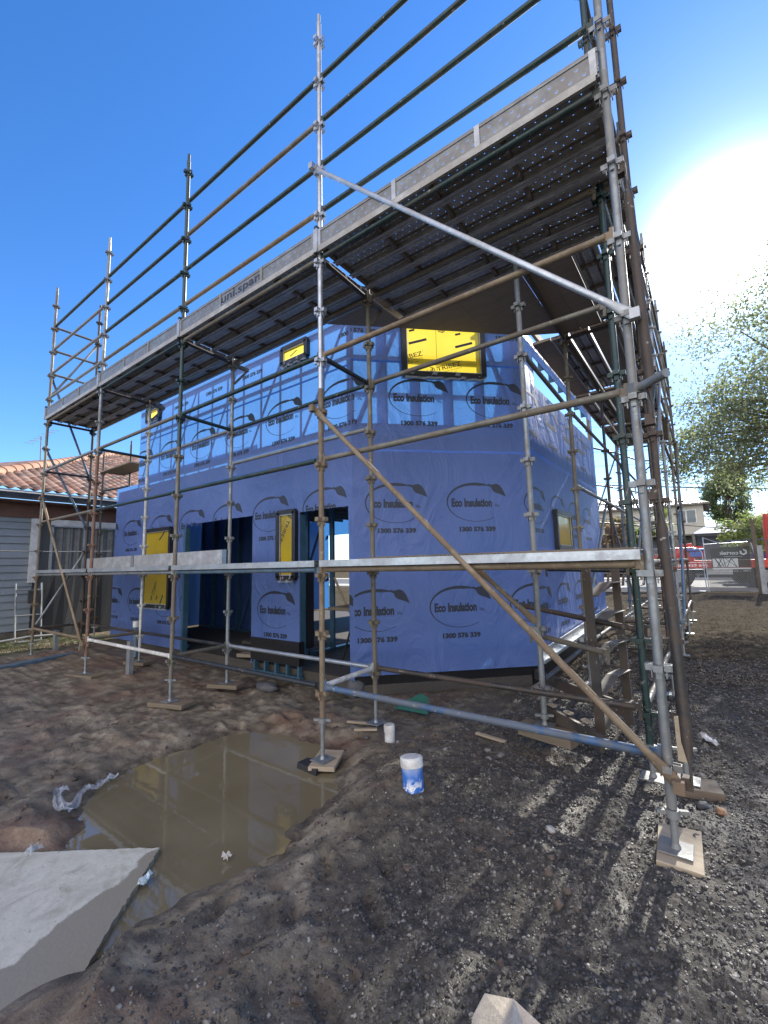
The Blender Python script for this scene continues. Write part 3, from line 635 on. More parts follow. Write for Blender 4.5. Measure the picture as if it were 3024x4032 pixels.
window(PA, (sx(-6.33), sx(-5.83), 4.1, 4.36), 0, [], 'small high window at the far left')
window(PC, (1.15, 2.05, 1.28, 1.84), 0, [], 'side window under yellow film')

# ------------------------------------------------------------------ scaffold
U = .495; TR = .0242; LO = .05    # cup spacing, tube radius, height of a ledger above its cup
front = empty('scaffold', 'tall modular steel scaffold standing along the front of the blue wrapped house', 'scaffold', (0, 0, -.5))
side = empty('scaffold', 'modular steel scaffold run going back beside the right side wall of the house', 'scaffold', (2.5, 3, -.45))
far = empty('scaffold', 'thicket of rusty scaffold posts beyond the far right corner of the house', 'scaffold', (1.6, 10, -.45))
end_ = empty('scaffold', 'short scaffold return with bracket boards at the far left end of the house', 'scaffold', (-8.5, 2.0, -.45))
def sp(mb, name, mats, root): o = mb.build(name, mats, root); o.location = -Vector(root.location); return o
def cups(mb, x, y, z, r=TR, mi=0, top=True):
    for ang in (0, 90, 180, 270):
        c, s = round(math.cos(R(ang))), round(math.sin(R(ang))); d = Vector((c, s, 0)); t = Vector((-s, c, 0)); o = Vector((x, y, z))
        rot = Matrix((d, t, Vector((0, 0, 1)))).transposed()
        for k in (-1, 1): mb.box(o+d*(r+.017)+t*k*.018, (.036, .005, .034), mi, rot)
        mb.box(o+d*(r+.036), (.005, .041, .034), mi, rot); mb.box(o+d*(r+.010)+Vector((0, 0, -.03)), (.006, .026, .05), mi, rot)
def standard(root, x, y, zb, zt, mat='galv', base=True, kmin=0, lean=(0, 0), jack='galv', label=None, mudmat=None, zsplit=None, n=14):
    mb = MB(); k0 = kmin; zs = zb if not base else max(zb+.10, -.20 if kmin == 0 else zb+.1)
    def L(z): return x+lean[0]*z, y+lean[1]*z
    if zsplit: mb.tube((*L(zs), zs), (*L(zsplit), zsplit), TR*1.003, n, 1); mb.tube((*L(zsplit), zsplit), (*L(zt), zt), TR, n, 0)
    else: mb.tube((*L(zs), zs), (*L(zt), zt), TR, n)
    z = k0*U
    while z < zt-.05:
        cups(mb, *L(z), z, mi=1 if zsplit and z < zsplit else 0); z += U
    mb.tube((*L(zt), zt), (*L(zt+.10), zt+.10), TR*.78, n)
    o = sp(mb, 'standard', [M[mat], M[mudmat or mat]], root)
    if label: o['label'] = label
    if base:
        j = MB(); j.tube((x, y, zb+.006), (x, y, zs+.05), .0175, 10); j.box((x, y, zb+.003), (.15, .15, .008), bev=.002)
        j.tube((x, y, zs-.045), (x, y, zs-.005), .034, 8); j.box((x, y, zs-.02), (.15, .022, .018), rot=Matrix.Rotation(R(25), 3, 'Z')); j.tube((x, y, zb+.006), (x, y, zb+.03), .026, 10, r2=.018)
        jo = j.build('base_jack', M[jack], o)
    return o
def ledger(root, a, b, mat='galv', kind='ledger', r=TR*.98, label=None, split=None):
    a, b = Vector(a), Vector(b); d = (b-a).normalized(); mb = MB(); p, q = a+d*.045, b-d*.045
    mb.tube(p+d*.02, q-d*.02, r, 12)
    for e, s in ((p, 1), (q, -1)):
        mb.beam(e-d*s*.018, e+d*s*.035, .012, .052); mb.beam(e-d*s*.016+Vector((0, 0, .05)), e-d*s*.008-Vector((0, 0, .085)), .008, .022, up=d)
    o = sp(mb, kind, M[mat], root)
    if label: o['label'] = label
    return o
BW = 2.484; PX = [-3*BW, -2*BW, -BW, 0, BW]; QX = [-7.45, -4.985, -2.535, -.04]; QY = .787
base_z = {'P': [-.42, -.45, -.46, -.536, -.395], 'Q': [-.41, -.41, -.43, -.478]}
pm = [('olive', 'brown', 1.2), ('galv', 'rusty', 2.9), ('green', 'olive', 2.6), ('silver', 'brown', 2.7), ('galv', 'galv', None)]
ptop = [6.75, 6.62, 6.62, 6.65, 7.6]
for i in range(5):
    standard(front, PX[i], 0, base_z['P'][i], ptop[i], pm[i][0], mudmat=pm[i][1], zsplit=pm[i][2], lean=((0, 0) if i < 4 else (.0025, 0)))
for i, (mt, zt) in enumerate((('darkrust', 6.75), ('whitey', 4.4), ('galv', 4.3), ('olive', 4.3))):
    standard(front, QX[i], QY, base_z['Q'][i], zt, mt)
standard(front, 2.31, .85, -.42, 6.9, 'green'); 
standard(side, 2.50, .93, -.42, 7.4, 'darkrust')
def row(k, y, mats, xs=PX, root=front, off=LO):
    for i, mt in enumerate(mats):
        if mt: ledger(root, (xs[i], y, k*U+off), (xs[i+1], y, k*U+off), mt)
row(0, 0, ['brown', 'whitey', 'black', 'blue']); row(2, 0, ['silver', 'silver', 'bluegrey', 'brown'])
row(4, 0, ['olive', 'green', 'green', 'olive']); row(6, 0, ['galv', 'olive', 'green', 'brown']); row(8, 0, ['olive', 'green', 'olive', 'green'])
row(9, 0, ['galv', 'olive', 'brown', 'green']); row(10, 0, ['galv', 'green', 'green', 'green']); row(11, 0, ['galv', 'green', 'olive', 'green']); row(12, 0, ['green', 'green', 'green', 'green'])
QXX = QX+[2.31]
row(0, QY, ['darkrust', 'black', 'silver', 'darkrust'], QXX); row(2, QY, ['olive', 'olive', 'olive', 'olive'], QXX); row(6, QY, [None, 'galv', 'green', 'olive'], QXX); row(8, QY, ['olive']*4, QXX)
row(5, QY, [None, None, 'galv', None], QXX, off=LO)
for i in range(4):
    for k in (2, 8): ledger(front, (PX[i], 0, k*U+LO), (QX[i], QY, k*U+LO), 'darkrust', 'transom')
for i, k, mt in ((1, 0, 'olive'), (2, 0, 'wood' if 0 else 'olive'), (3, 0, 'whitey'), (3, 6, 'black'), (2, 6, 'green'), (1, 6, 'green'), (0, 6, 'black'), (0, 10, 'olive'), (0, 11, 'olive'), (0, 12, 'olive'), (0, 0, 'darkrust')):
    ledger(front, (PX[i], 0, k*U+LO), (QX[i], QY, k*U+LO), mt, 'transom')
def brace(root, a, b, fdir, mat, **k):
    mb = MB(); mb.brace(a, b, fdir, **k)
    for e in (a, b): mb.box(Vector(e)-Vector(fdir)*.02, (.05, .05, .06))
    return sp(mb, 'diagonal_brace', M[mat], root)
brace(front, (-.03, -.055, 4.96), (2.54, -.055, 2.44), (0, 1, 0), 'silver')['label'] = 'bright galvanised upper brace'
brace(front, (-.03, -.055, 2.50), (2.53, -.055, -.06), (0, 1, 0), 'brown')['label'] = 'mud brown lower brace'
brace(front, (-7.26, -.055, 2.47), (-4.97, -.055, -.07), (0, 1, 0), 'brown')
brace(front, (-7.51, 0, 5.0), (-7.51, .80, 3.0), (1, 0, 0), 'blue')['label'] = 'blue end brace'
brace(front, (-7.51, 0, 3.5), (-7.51, .80, 1.95), (1, 0, 0), 'bluegrey')
brace(front, (-7.51, .80, 5.95), (-7.51, 0, 4.5), (1, 0, 0), 'galv'); brace(front, (-7.51, .80, 1.5), (-7.51, 0, 0.0), (1, 0, 0), 'galv')
brace(front, (2.556, .02, 3.42), (2.579, -.03, 1.83), (1, 0, 0), 'darkrust', r=.0255); brace(front, (2.559, .02, 1.42), (2.583, -.03, -.05), (1, 0, 0), 'darkrust', r=.0265)
mb = MB(); mb.tube((2.47, .03, 2.03), (2.66, -.155, 2.03), .0242, 14); mb.box((2.5, -.0, 2.03), (.07, .07, .06), rot=Matrix.Rotation(R(45), 3, 'Z')); sp(mb, 'tie_tube', M['galv'], front)
mb = MB(); mb.brace(at(1026, 1224, .9, 1), at(1158, 1344, .9, 1), (0, 1, 0)); sp(mb, 'diagonal_brace', M['brown'], front)
# brackets beyond the inner posts
for i in range(1, 4):
    mb = MB(); x = QX[i]; mb.beam((x, QY+.03, 4.0), (x, QY+.26, 4.0), .04, .05); mb.beam((x, QY+.03, 3.72), (x, QY+.24, 3.98), .02, .03); sp(mb, 'hop_up_bracket', M['olive'], front)
# side run
SX_ = (1.46, 2.31); SY = [1.10, 3.12, 5.55, 8.0, 10.3]
for j, y in enumerate(SY):
    for i, x in enumerate(SX_):
        if j == 0 and i == 1: continue
        standard(side, x if not (j == 0) else 1.516, y, (-.30 if (j == 0) else -.42), 4.35 if i == 0 else 6.6, ['galv', 'olive', 'darkrust', 'olive', 'galv'][j] if i == 0 else ['x', 'darkrust', 'galv', 'olive', 'darkrust'][j])
for k, mt in ((0, 'darkrust'), (2, 'olive'), (4, 'galv'), (6, 'olive'), (8, 'darkrust')):
    for j in range(4):
        if not (k in (4,) and j == 0): ledger(side, (1.516 if j == 0 else 1.46, SY[j], k*U+LO), (1.46, SY[j+1], k*U+LO), mt)
for k, mt in ((0, 'darkrust'), (2, 'olive'), (6, 'olive'), (8, 'galv'), (9, 'galv'), (10, 'olive'), (11, 'galv'), (12, 'darkrust')):
    for j in range(4): ledger(side, (2.31, SY[j] if j else .85, k*U+LO), (2.31, SY[j+1], k*U+LO), mt)
for j in range(5):
    for k in (0, 2, 8) if j else (2,):
        ledger(side, (1.516 if j == 0 else 1.46, SY[j], k*U+LO), (2.31, SY[j] if j else .85, k*U+LO), 'darkrust', 'transom')
for j in range(1, 4): brace(side, (2.36, SY[j], .1+(j % 2)*2.0), (2.36, SY[j+1], 2.1+(j % 2)*1.9), (1, 0, 0), ['galv', 'bluegrey', 'olive'][j-1])
for j in range(1, 4): brace(side, (1.42, SY[j], 2.1-(j % 2)*2.0), (1.42, SY[j+1], .1+(j % 2)*2), (1, 0, 0), 'galv')
# loose tubes seen under the right bay
for a, b, mt in (((1.15, 1.75, .62), (2.33, 1.25, .50), 'darkrust'), ((1.35, 1.30, .42), (2.10, .95, .36), 'olive'), ((1.2, 2.4, .98), (2.4, 2.2, .95), 'black')): ledger(side, a, b, mt, 'transom')
# far posts
for i, (x, y) in enumerate([(-.2, 9.3), (.5, 9.4), (.95, 10.6), (1.35, 12.2), (1.75, 12.4), (.1, 11.8), (1.3, 14.0), (.6, 13.6)]):
    standard(far, x, y, -.42, 4.5+(i % 3)*.7, ['darkrust', 'brown', 'blue', 'olive'][i % 4], n=8)
fx = [(-.2, 9.3), (.5, 9.4), (.95, 10.6), (1.35, 12.2), (1.75, 12.4), (1.3, 14.0)]
for i in range(5):
    for k in (2, 4, 5, 6, 8): ledger(far, (*fx[i], k*U+LO), (*fx[i+1], k*U+LO), ['darkrust', 'galv', 'olive'][(i+k) % 3])
brace(far, (.5, 9.35, 2.1), (.95, 10.6, 4.0), (1, 0, 0), 'galv'); brace(far, (.95, 10.5, 3.9), (1.35, 12.2, 2.0), (1, 0, 0), 'olive')
# left return
for x, y in ((-9.0, 1.6), (-8.9, 2.5)): standard(end_, x, y, -.42, 3.9, 'darkrust', n=8)
standard(end_, -7.9, 1.75, -.42, 4.0, 'darkrust', n=8)
for k in (4, 6): ledger(end_, (-9.0, 1.6, k*U+LO), (-7.9, 1.75, k*U+LO), 'green')
ledger(end_, (-7.9, 1.75, 3*U+LO), (-8.9, 2.5, 3*U+LO), 'olive', 'transom')

# ------------------------------------------------------------------ decks and boards (lifted off one by one)
def plank_mb(L, W=.225, H=.055):
    mb = MB(); t = .003
    mb.box((L/2, 0, -t/2), (L, W-.004, t))
    for s in (-1, 1):
        mb.box((L/2, s*(W/2-.001), -H/2), (L, .003, H)); mb.box((L/2, s*(W/2-.014), -H+.0015), (L, .024, .003))
        mb.box((L/2, s*.052, -.009), (L, .012, .012), 1)
    for k in range(int(L/.6)+1):
        x = min(max(.03, k*.6), L-.03); mb.box((x, 0, -.024), (.03, W-.012, .035), 1)
    return mb
ordw = ['outermost', 'second from the outside', 'third from the outside', 'fourth from the outside', 'fifth from the outside', 'innermost']
bayn = ['far left', 'left middle', 'right middle', 'near right']
PMESH = plank_mb(BW-.06).build('scaffold_plank', [M['perf'], M['plank']]); first = True
def put_plank(loc, rot, label, group, me=None):
    global first
    if first and me is None: o = PMESH; first = False
    else: o = PMESH.copy(); COL.objects.link(o)
    if me: o.data = me
    o.location = loc; o.rotation_euler = rot; tag(o, label, 'plank', group); return o
DZ = 8*U+LO+TR+.058
for b in range(4):
    for j in range(6 if b == 3 else 4):
        put_plank((PX[b]+.03, .055+j*.243, DZ+random.uniform(-.002, .002)), (R(random.uniform(-.4, .4)), 0, R(random.uniform(-.1, .1))), f'perforated steel plank of the high deck, {ordw[j]} in the {bayn[b]} bay', 'steel planks of the high front deck')
lowm = plank_mb(BW-.06); 
LWm = MB(); LWm.v, LWm.f, LWm.mi, LWm.sm = lowm.v, lowm.f, [1 if q else 0 for q in lowm.mi], lowm.sm
lo_obj = LWm.build('scaffold_plank', [M['silver'], M['galv']]); LME = lo_obj.data
LZ2 = 2*U+LO+TR+.056
fl = True
for b in range(4):
    for j in range(3):
        if b == 3 and j: continue
        if fl: o = lo_obj; fl = False
        else: o = lo_obj.copy(); COL.objects.link(o)
        o.location = (PX[b]+.03, .05+j*.25, LZ2); tag(o, f'bright steel plank of the low platform, {["outer edge", "middle", "inner"][j]} one of the {bayn[b]} bay', 'plank', 'steel planks of the low front platform')
# timber planks on the near right bay of the low platform
for j, (x0, L, yy, zz) in enumerate(((.45, 1.95, .30, LZ2+.0), (1.1, 1.25, .53, LZ2+.0), (.02, .9, .56, LZ2-.0))):
    mb = MB(); mb.box((L/2, 0, -.0), (L, .225, .038), bev=.003); o = mb.build('timber_plank', M['wood'], loc=(x0, yy, zz-.0)); tag(o, ['long grey timber plank on the low platform of the near right bay', 'timber plank at the right back of the low platform', 'short timber plank at the left back of the near right platform bay'][j], 'plank')
    if j == 0:
        V, F = fit2d(text2d('TIMBER PLANK MAX SPAN 1.8M', .05, .001), .12, 1.15, -.012, .012)
        mb = MB(); mb.add([Vector((a, -.1145, b)) for a, b in V], F); s = mb.build('stamp', M['print'], o)
# perforated kick boards standing at the inner side of the low platform
for j, (x0, L, mt) in enumerate(((-7.25, 2.0, 'perf_light'), (-5.23, 2.7, 'perf_light'))):
    mb = MB(); mb.box((L/2, 0, 0), (L, .003, .20)); mb.box((L/2, .02, .1), (L, .04, .003), 1); mb.box((L/2, .02, -.1), (L, .04, .003), 1); mb.box((L-.05, -.0, 0), (.1, .006, .2), 1)
    tag(mb.build('kick_board', [M[mt], M['bluegrey'] if j else M['galv']], loc=(x0, .742, 1.23)), ['dull perforated kick board on the far left bay of the low platform', 'bright perforated kick board on the low platform before the dark opening'][j], 'kick board', 'perforated kick boards of the low platform')
# toe boards of the high deck
UNI = fit2d(text2d('uni.span', .2, .004), -.42, .42, -.065, .065)
for b in range(4):
    L = BW-.02; mb = MB(); H = .215
    mb.box((L/2, 0, 0), (L, .003, H)); mb.box((L/2, .018, H/2-.002), (L, .036, .003), 1); mb.box((L/2, .018, -H/2+.002), (L, .036, .003), 1); mb.box((L/2, -.006, -H/2+.035), (L, .009, .012), 1); mb.box((L/2, -.004, H/2-.03), (L, .006, .012), 1)
    for x in (.9, 1.65, .03, L-.03): mb.box((x, -.007, 0), (.04, .010, H-.02), 2)
    if b == 2: mb.add([Vector((1.27+v[0]*.85, -.0035, v[1]*1.0)) for v in UNI[0]], UNI[1], 3)
    o = mb.build('toe_board', [M['perf_side'], M['galv'], M['silver'] if b == 3 else M['galv'], M['print']], loc=(PX[b]+.01, -.045, 8*U+LO+.16)); tag(o, f'perforated steel toe board along the {bayn[b]} bay of the high deck', 'toe board', 'toe boards of the high deck')
for i in (1, 2, 3, 0):
    mb = MB(); mb.box((0, -.062, 0), (.05, .012, .24)); mb.box((0, -.04, .13), (.035, .05, .05), 1); o = sp_ = mb.build('toe_board_clip', [M['silver'], M['green']], front); o.location = Vector((PX[i], 0, 8*U+LO+.15))-Vector(front.location)
# side deck boards
SPM = plank_mb(2.36)
sd = None
for j in range(4):
    y0 = [0.03, 3.12, 5.55, 8.0][j]; L = [3.0, 2.36, 2.38, 2.25][j]
    n = 4 if j else 0
    for q in range(5 if j else 4):
        x = (1.16 if j else 1.56)+q*.245
        if j == 0: y0 = 1.39
        timber = (q+j) % 3 == 1 or (j == 0 and q < 2)
        if timber:
            mb = MB(); mb.box((0, L/2 if j else .85, 0), (.242, L if j else 1.70, .038), bev=.003); o = mb.build('timber_plank', M['ply'], loc=(x, y0, DZ-.01))
        else:
            if sd is None: sd = SPM.build('scaffold_plank', [M['perf'], M['plank']]); o = sd
            else: o = sd.copy(); COL.objects.link(o)
            o.rotation_euler = (0, 0, R(90)); o.location = (x, y0, DZ+.002); o.scale = (1 if j else .72, 1, 1)
        tag(o, f'{"brown timber" if timber else "perforated steel"} board of the side deck, {["first", "second", "third", "fourth", "outermost fifth"][q]} from the house in the {["nearest", "second", "third", "farthest"][j]} bay', 'plank', 'boards of the high side deck')
# timber infill boards over the bevelled corner
for q in range(6):
    x0 = -.78+q*.37; x1 = x0+.3685; ya, yb = min(x0+1.69, 2.98), min(x1+1.69, 2.98); ys = .905 if x1 < 0 else 1.385; mb = MB(); pl = [(0, 0), (x1-x0, 0), (x1-x0, yb-ys), (0, max(ya-ys, .02))]
    t_, b_ = [(a, b, 0) for a, b in pl], [(a, b, -.018) for a, b in pl]; mb.add(t_+b_, [(0, 1, 2, 3), (7, 6, 5, 4)]+[(k, 4+k, 4+(k+1) % 4, (k+1) % 4) for k in range(4)])
    tag(mb.build('plywood_board', M['ply'], loc=(x0, ys, DZ-.03)), f'brown plywood sheet of the high deck over the angled house corner, {["first", "second", "third", "fourth", "fifth", "sixth"][q]} from the left', 'board', 'plywood sheets over the angled corner')
mb = MB(); mb.box((0, 0, 0), (1.5, .5, .03)); o = mb.build('timber_plank', M['ply'], loc=(-7.6, 1.55, 3.35)); tag(o, 'brown board lying on the bracket at the far left end of the house', 'plank')

# sole boards
def sole(x, y, z, dims, rz, mat, label, tilt=(0, 0)):
    mb = MB(); mb.box((0, 0, 0), dims, bev=.004); o = mb.build('sole_board', M[mat]); o.location = (x, y, z-dims[2]/2); o.rotation_euler = (R(tilt[0]), R(tilt[1]), R(rz)); tag(o, label, 'sole board', 'boards under the scaffold feet'); return o
def slab4(name, px, ztop, th, mat, label, cat, group=None):
    q = [at(x, y, ztop) for x, y in px]; c = sum(q, Vector())/4; mb = MB(); t = [v-c for v in q]; bt = [v*1.01-Vector((0, 0, th)) for v in t]; ti = [v*.985 for v in t]; tt = [v-Vector((0, 0, .004)) for v in t]
    mb.add(ti+tt+bt, [(0, 1, 2, 3)[::-1], (8, 9, 10, 11)]+[(i, (i+1) % 4, 4+(i+1) % 4, 4+i) for i in range(4)]+[(4+i, 4+(i+1) % 4, 8+(i+1) % 4, 8+i) for i in range(4)])
    bmx = mb.build(name, M[mat], loc=c); tag(bmx, label, cat, group); return bmx
slab4('sole_board', [(1422, 1776), (1515, 1796), (1523, 1892), (1417, 1857)], -.400, .10, 'wood_pale', 'sunlit pale timber board under the nearest scaffold foot', 'sole board', 'boards under the scaffold feet')
sole(2.55, .92, -.424, (.26, .20, .06), 12, 'wood', 'timber board under the foot behind the nearest one')
sole(.0, .05, -.542, (.22, .34, .035), 28, 'wood_pale', 'muddy timber block under the foot at the puddle edge')
slab4('rubber_pad', [(642, 1647), (664, 1636), (706, 1645), (683, 1664)], -.555, .05, 'rubber', 'black rubber pad at the edge of the puddle', 'pad')
sole(-2.48, .02, -.464, (.50, .23, .05), 18, 'wood', 'timber board under the foot left of the puddle')
sole(-4.97, .0, -.454, (.62, .23, .05), 14, 'wood', 'timber board under the rusty white post')
sole(-2.535, QY, -.434, (.45, .22, .05), 20, 'wood', 'timber board under the inner foot before the dark opening')
sole(-4.985, QY, -.414, (.45, .22, .05), 15, 'wood', 'timber board under the inner foot before the tall yellow window')
sole(1.54, 1.08, -.304, (.46, .15, .10), -12, 'wood', 'thick timber block under the inner foot by the corner wall')
sole(1.5, 3.12, -.424, (.4, .2, .05), 10, 'wood', 'timber board under the second inner foot of the side scaffold')
# plate with slots lying behind
mb = MB(); mb.beam((1.40, 1.28, -.23), (1.98, 1.02, -.33), .03, .13)
for k in range(3): mb.beam((1.52+.15*k, 1.235-.067*k, -.16-.018*k), (1.58+.15*k, 1.205-.067*k, -.167-.018*k), .05, .012, 1)
tag(mb.build('slotted_channel', [M['darkrust'], M['wood_pale']]), 'dark steel channel with pale packers behind the blue tube', 'channel')
# access stair behind the near right bay
st = empty('access_stair', 'dark steel stair frame with bent treads behind the near right bay', 'stair', (1.97, 1.5, -.45))
def stp(mb, n, mt): o = mb.build(n, M[mt], st); o.location = -Vector(st.location)
for (x, y) in ((1.90, 1.34), (2.03, 1.95)):
    mb = MB(); mb.beam((x, y, -.45), (x-.02, y, 1.0), .07, .035, up=(0, 1, 0)); stp(mb, 'stringer', 'darkrust')
for k in range(5):
    z = -.32+k*.27; a = Vector((1.91, 1.36, z)); b = Vector((2.03, 1.93, z+.10)); mb = MB()
    mb.beam(a, (a+b)/2+Vector((0, 0, .05)), .10, .008); mb.beam((a+b)/2+Vector((0, 0, .05)), b, .10, .008); mb.beam(a-Vector((.05, 0, .02)), b-Vector((.05, 0, .02)), .006, .05)
    stp(mb, 'tread', 'plank' if k > 3 else 'olive')
for a, b in (((1.25, 1.75, -.05), (2.15, 1.25, -.14)), ((1.2, 2.1, -.18), (2.05, 1.75, -.25))):
    mb = MB(); mb.beam(a, b, .03, .09); tag(mb.build('steel_channel', M['darkrust']), 'dark steel channel leaning across the stair, ' + ('upper' if a[2] > -.1 else 'lower') + ' of two', 'channel')
mb = MB(); mb.beam(at(1476, 1645, .6, 1), at(1466, 1548, .62, 1), .05, .02, up=(0, 1, 0)); tag(mb.build('timber_offcut', M['wood_pale']), 'upright pale timber offcut behind the nearest post', 'offcut')

# ------------------------------------------------------------------ small things on the ground
def cap_pipe(loc, r, h, mat, label, lean):
    root = empty('drain_pipe', label, 'pipe', loc); mb = MB(); mb.tube((0, 0, -.05), (0, 0, h), r, 28); o = mb.build('pipe', M[mat], root)
    mb = MB(); prof = [(r*1.09, h-.045), (r*1.09, h+.004), (r*1.05, h+.012), (r*.9, h+.016)]
    mb.path([(0, 0, z) for _, z in prof], [a for a, _ in prof], 28); mb.build('cap', M['pvc'], root); root.rotation_euler = (R(lean[0]), R(lean[1]), 0); return root
p = og(886, 1700); cap_pipe((p.x, p.y+.04, p.z+.0), .072, .18, 'pvc_blue', 'capped white drain pipe smeared with blue paint standing in the mud', (-4, -6))
p = og(838, 1603); cap_pipe((p.x, p.y+.03, p.z), .046, .13, 'pvc', 'short dirty white capped drain pipe beside the sunlit strip', (2, 0))
mb = MB(); mb.tube((0, 0, 0), (0, 0, .62), .055, 18, 0); mb.tube((0, 0, .52), (0, 0, .625), .062, 18, 1); tag(mb.build('pipe', [M['bluegrey'], M['pvc']], loc=(-5.7, 1.05, -.46)), 'upright blue grey pipe with white collar before the tall window', 'pipe')
for x, y, h, lb in ((-7.7, .42, .42, 'galvanised stake left of the rusty post'), (-4.55, .42, .52, 'galvanised stake standing in mud under the white tube')):
    mb = MB(); mb.box((0, 0, h/2), (.11, .004, h)); mb.box((-.053, .03, h/2), (.004, .06, h)); mb.box((.053, .03, h/2), (.004, .06, h)); o = mb.build('steel_stake', M['silver'], loc=(x, y, gz(x, y)-.03)); tag(o, lb, 'stake')
mb = MB(); mb.beam(at(-60, 1455, -.42), at(158, 1412, -.42), .20, .05); o = mb.build('scaffold_plank', M['bluegrey']); tag(o, 'blue grey steel plank lying on the mud at the far left', 'plank')
for j, (p, q, wd) in enumerate((((-30, 1480), (140, 1450), .5), ((120, 1440), (200, 1425), .3))):
    pass
def rock(x, y, z, s, label, mat, name='rock', sub=3):
    bm = bmesh.new(); bmesh.ops.create_icosphere(bm, subdivisions=sub, radius=1)
    for v in bm.verts:
        c = v.co.copy(); k = 1+.22*float(vn(np.array(c.x*1.7+x*9), np.array(c.y*1.7+c.z*2)))*2+.08*float(vn(np.array(c.x*5+y*7), np.array(c.z*5))); v.co = Vector((c.x*s[0]*k, c.y*s[1]*k, c.z*s[2]*k))
    me = bpy.data.meshes.new(name); bm.to_mesh(me); bm.free(); me.materials.append(mat); me.polygons.foreach_set('use_smooth', [True]*len(me.polygons)); o = bpy.data.objects.new(name, me); COL.objects.link(o); o.location = (x, y, z); o.rotation_euler = (0, 0, x*3); tag(o, label, name)
rockm = plain('dark_stone', (.075, .075, .08), .7, 0, .4, 9, .01)
p = at(577, 1487, -.5); rock(p.x, p.y, -.48, (.17, .11, .07), 'rounded dark stone below the black tube', rockm)
p = at(760, 1500, -.5); rock(p.x+.02, p.y+.05, -.42, (.12, .09, .15), 'dark stone block at the foot of the corner wall', rockm)
p = at(1395, 1905, -.45); 
for i, (x, y, s) in enumerate(((1560, 1775, .035), (1520, 1745, .045), (1190, 1790, .03), (560, 1665, .03))):
    p = at(x, y, -.46); rock(p.x, p.y, gz(p.x, p.y)+.01, (s, s*.8, s*.6), ['orange brown stone right of the nearest foot', 'dark stone at the back of the nearest board', 'pale stone in the shaded gravel', 'stone at the back edge of the puddle'][i], [plain('orange_stone', (.30, .17, .09), .8), rockm, plain('pale_stone', (.35, .33, .3), .8), rockm][i])
grm = plain('grey_rubble', (.22, .21, .19), .8)
for i in range(14):
    x, y = RNG.uniform(-.9, 1.3), RNG.uniform(.55, 1.25)
    if y > x+2.1: continue
    rock(x, y, gz(x, y)+.008, (.018+.02*RNG.random(),)*2+(.015,), 'small rubble stone at the foot of the corner wall', [grm, rockm][i % 2], sub=1)
for o in [o for o in COL.objects if o.get('label') == 'small rubble stone at the foot of the corner wall']: o['group'] = 'rubble stones below the corner wall'
m = plain('green_sheet', (.03, .13, .09), .5, 0, .2, 4); mb = MB(); p = at(912, 1518, -.46); mb.quad((-.2, -.12, 0), (.22, -.1, 0), (.1, .12, .1), (-.02, .14, .12)); o = mb.build('green_sheet', m, loc=(p.x, p.y-.15, -.48)); tag(o, 'green plastic offcut leaning at the foot of the corner wall', 'sheet')
def crumple(name, pts, width, mat, label, cat, z=.015, seed=1, n=26):
    rg = np.random.default_rng(seed); P_ = [at(x, y, -.53) for x, y in pts]; V = []; F = []
    tot = len(P_)-1
    for i in range(n+1):
        t = i/n*tot; k = min(int(t), tot-1); f = t-k; p = P_[k].lerp(P_[k+1], f); d = (P_[k+1]-P_[k]).normalized(); s = Vector((-d.y, d.x, 0))
        wv = width*(.6+.5*rg.random()); zb = max(gz(p.x, p.y), WATER)+z
        for j in range(5): V.append((p+s*wv*(j/4-.5)+d*.01*rg.normal()).to_tuple()[:2]+(zb+.022*abs(rg.normal())+(.01 if j in (1, 3) else 0),))
    for i in range(n):
        for j in range(4): a = i*5+j; F.append((a, a+1, a+6, a+5))
    mb = MB(); mb.add(V, F, 0, False); tag(mb.build(name, mat), label, cat)
crumple('plastic_strip', [(255, 1665), (230, 1672), (214, 1690), (195, 1692), (170, 1715), (150, 1745), (128, 1738), (122, 1716), (142, 1706)], .07, M['clear'], 'crumpled clear plastic strip lying on mud beside the puddle', 'plastic strip', seed=3)
crumple('plastic_scrap', [(305, 1893), (322, 1872)], .05, plain('pale_plastic', (.62, .72, .74), .35), 'pale plastic scrap near the slab corner', 'scrap', z=.012, seed=4, n=6)
crumple('plastic_scrap', [(1517, 1612), (1555, 1636)], .05, plain('white_plastic', (.7, .7, .7), .35), 'white wrapper on the gravel right of the brace', 'scrap', seed=5, n=8)
crumple('plastic_scrap', [(58, 1830), (88, 1812)], .05, M['clear'], 'clear plastic scrap behind the slab', 'scrap', seed=6, n=6)
crumple('leaf', [(483, 1834), (498, 1830)], .025, plain('white_leaf', (.55, .52, .45), .6), 'small pale leaf floating on the puddle', 'leaf', z=.004, seed=8, n=4)
m = plain('beige_paper', (.48, .42, .33), .55, 0, .2, 5, .01); mb = MB(); c = at(1100, 2190, -.42)
V = [(-.16, .02, .0), (-.13, .12, .03), (-.02, .10, .07), (.10, .06, .055), (.16, -.04, .0), (.1, -.22, 0), (-.08, -.2, 0), (0, -.02, .085), (.05, .02, .03)]
mb.add(V, [(0, 1, 7), (1, 2, 7), (2, 8, 7), (2, 3, 8), (3, 4, 8), (4, 7, 8), (4, 5, 7), (5, 6, 7), (6, 0, 7)]); o = mb.build('paper_bag', m, loc=(c.x+.02, c.y-.02, gz(c.x, c.y))); o.rotation_euler = (0, 0, R(8)); tag(o, 'crumpled beige paper bag on the gravel at the very bottom', 'bag')
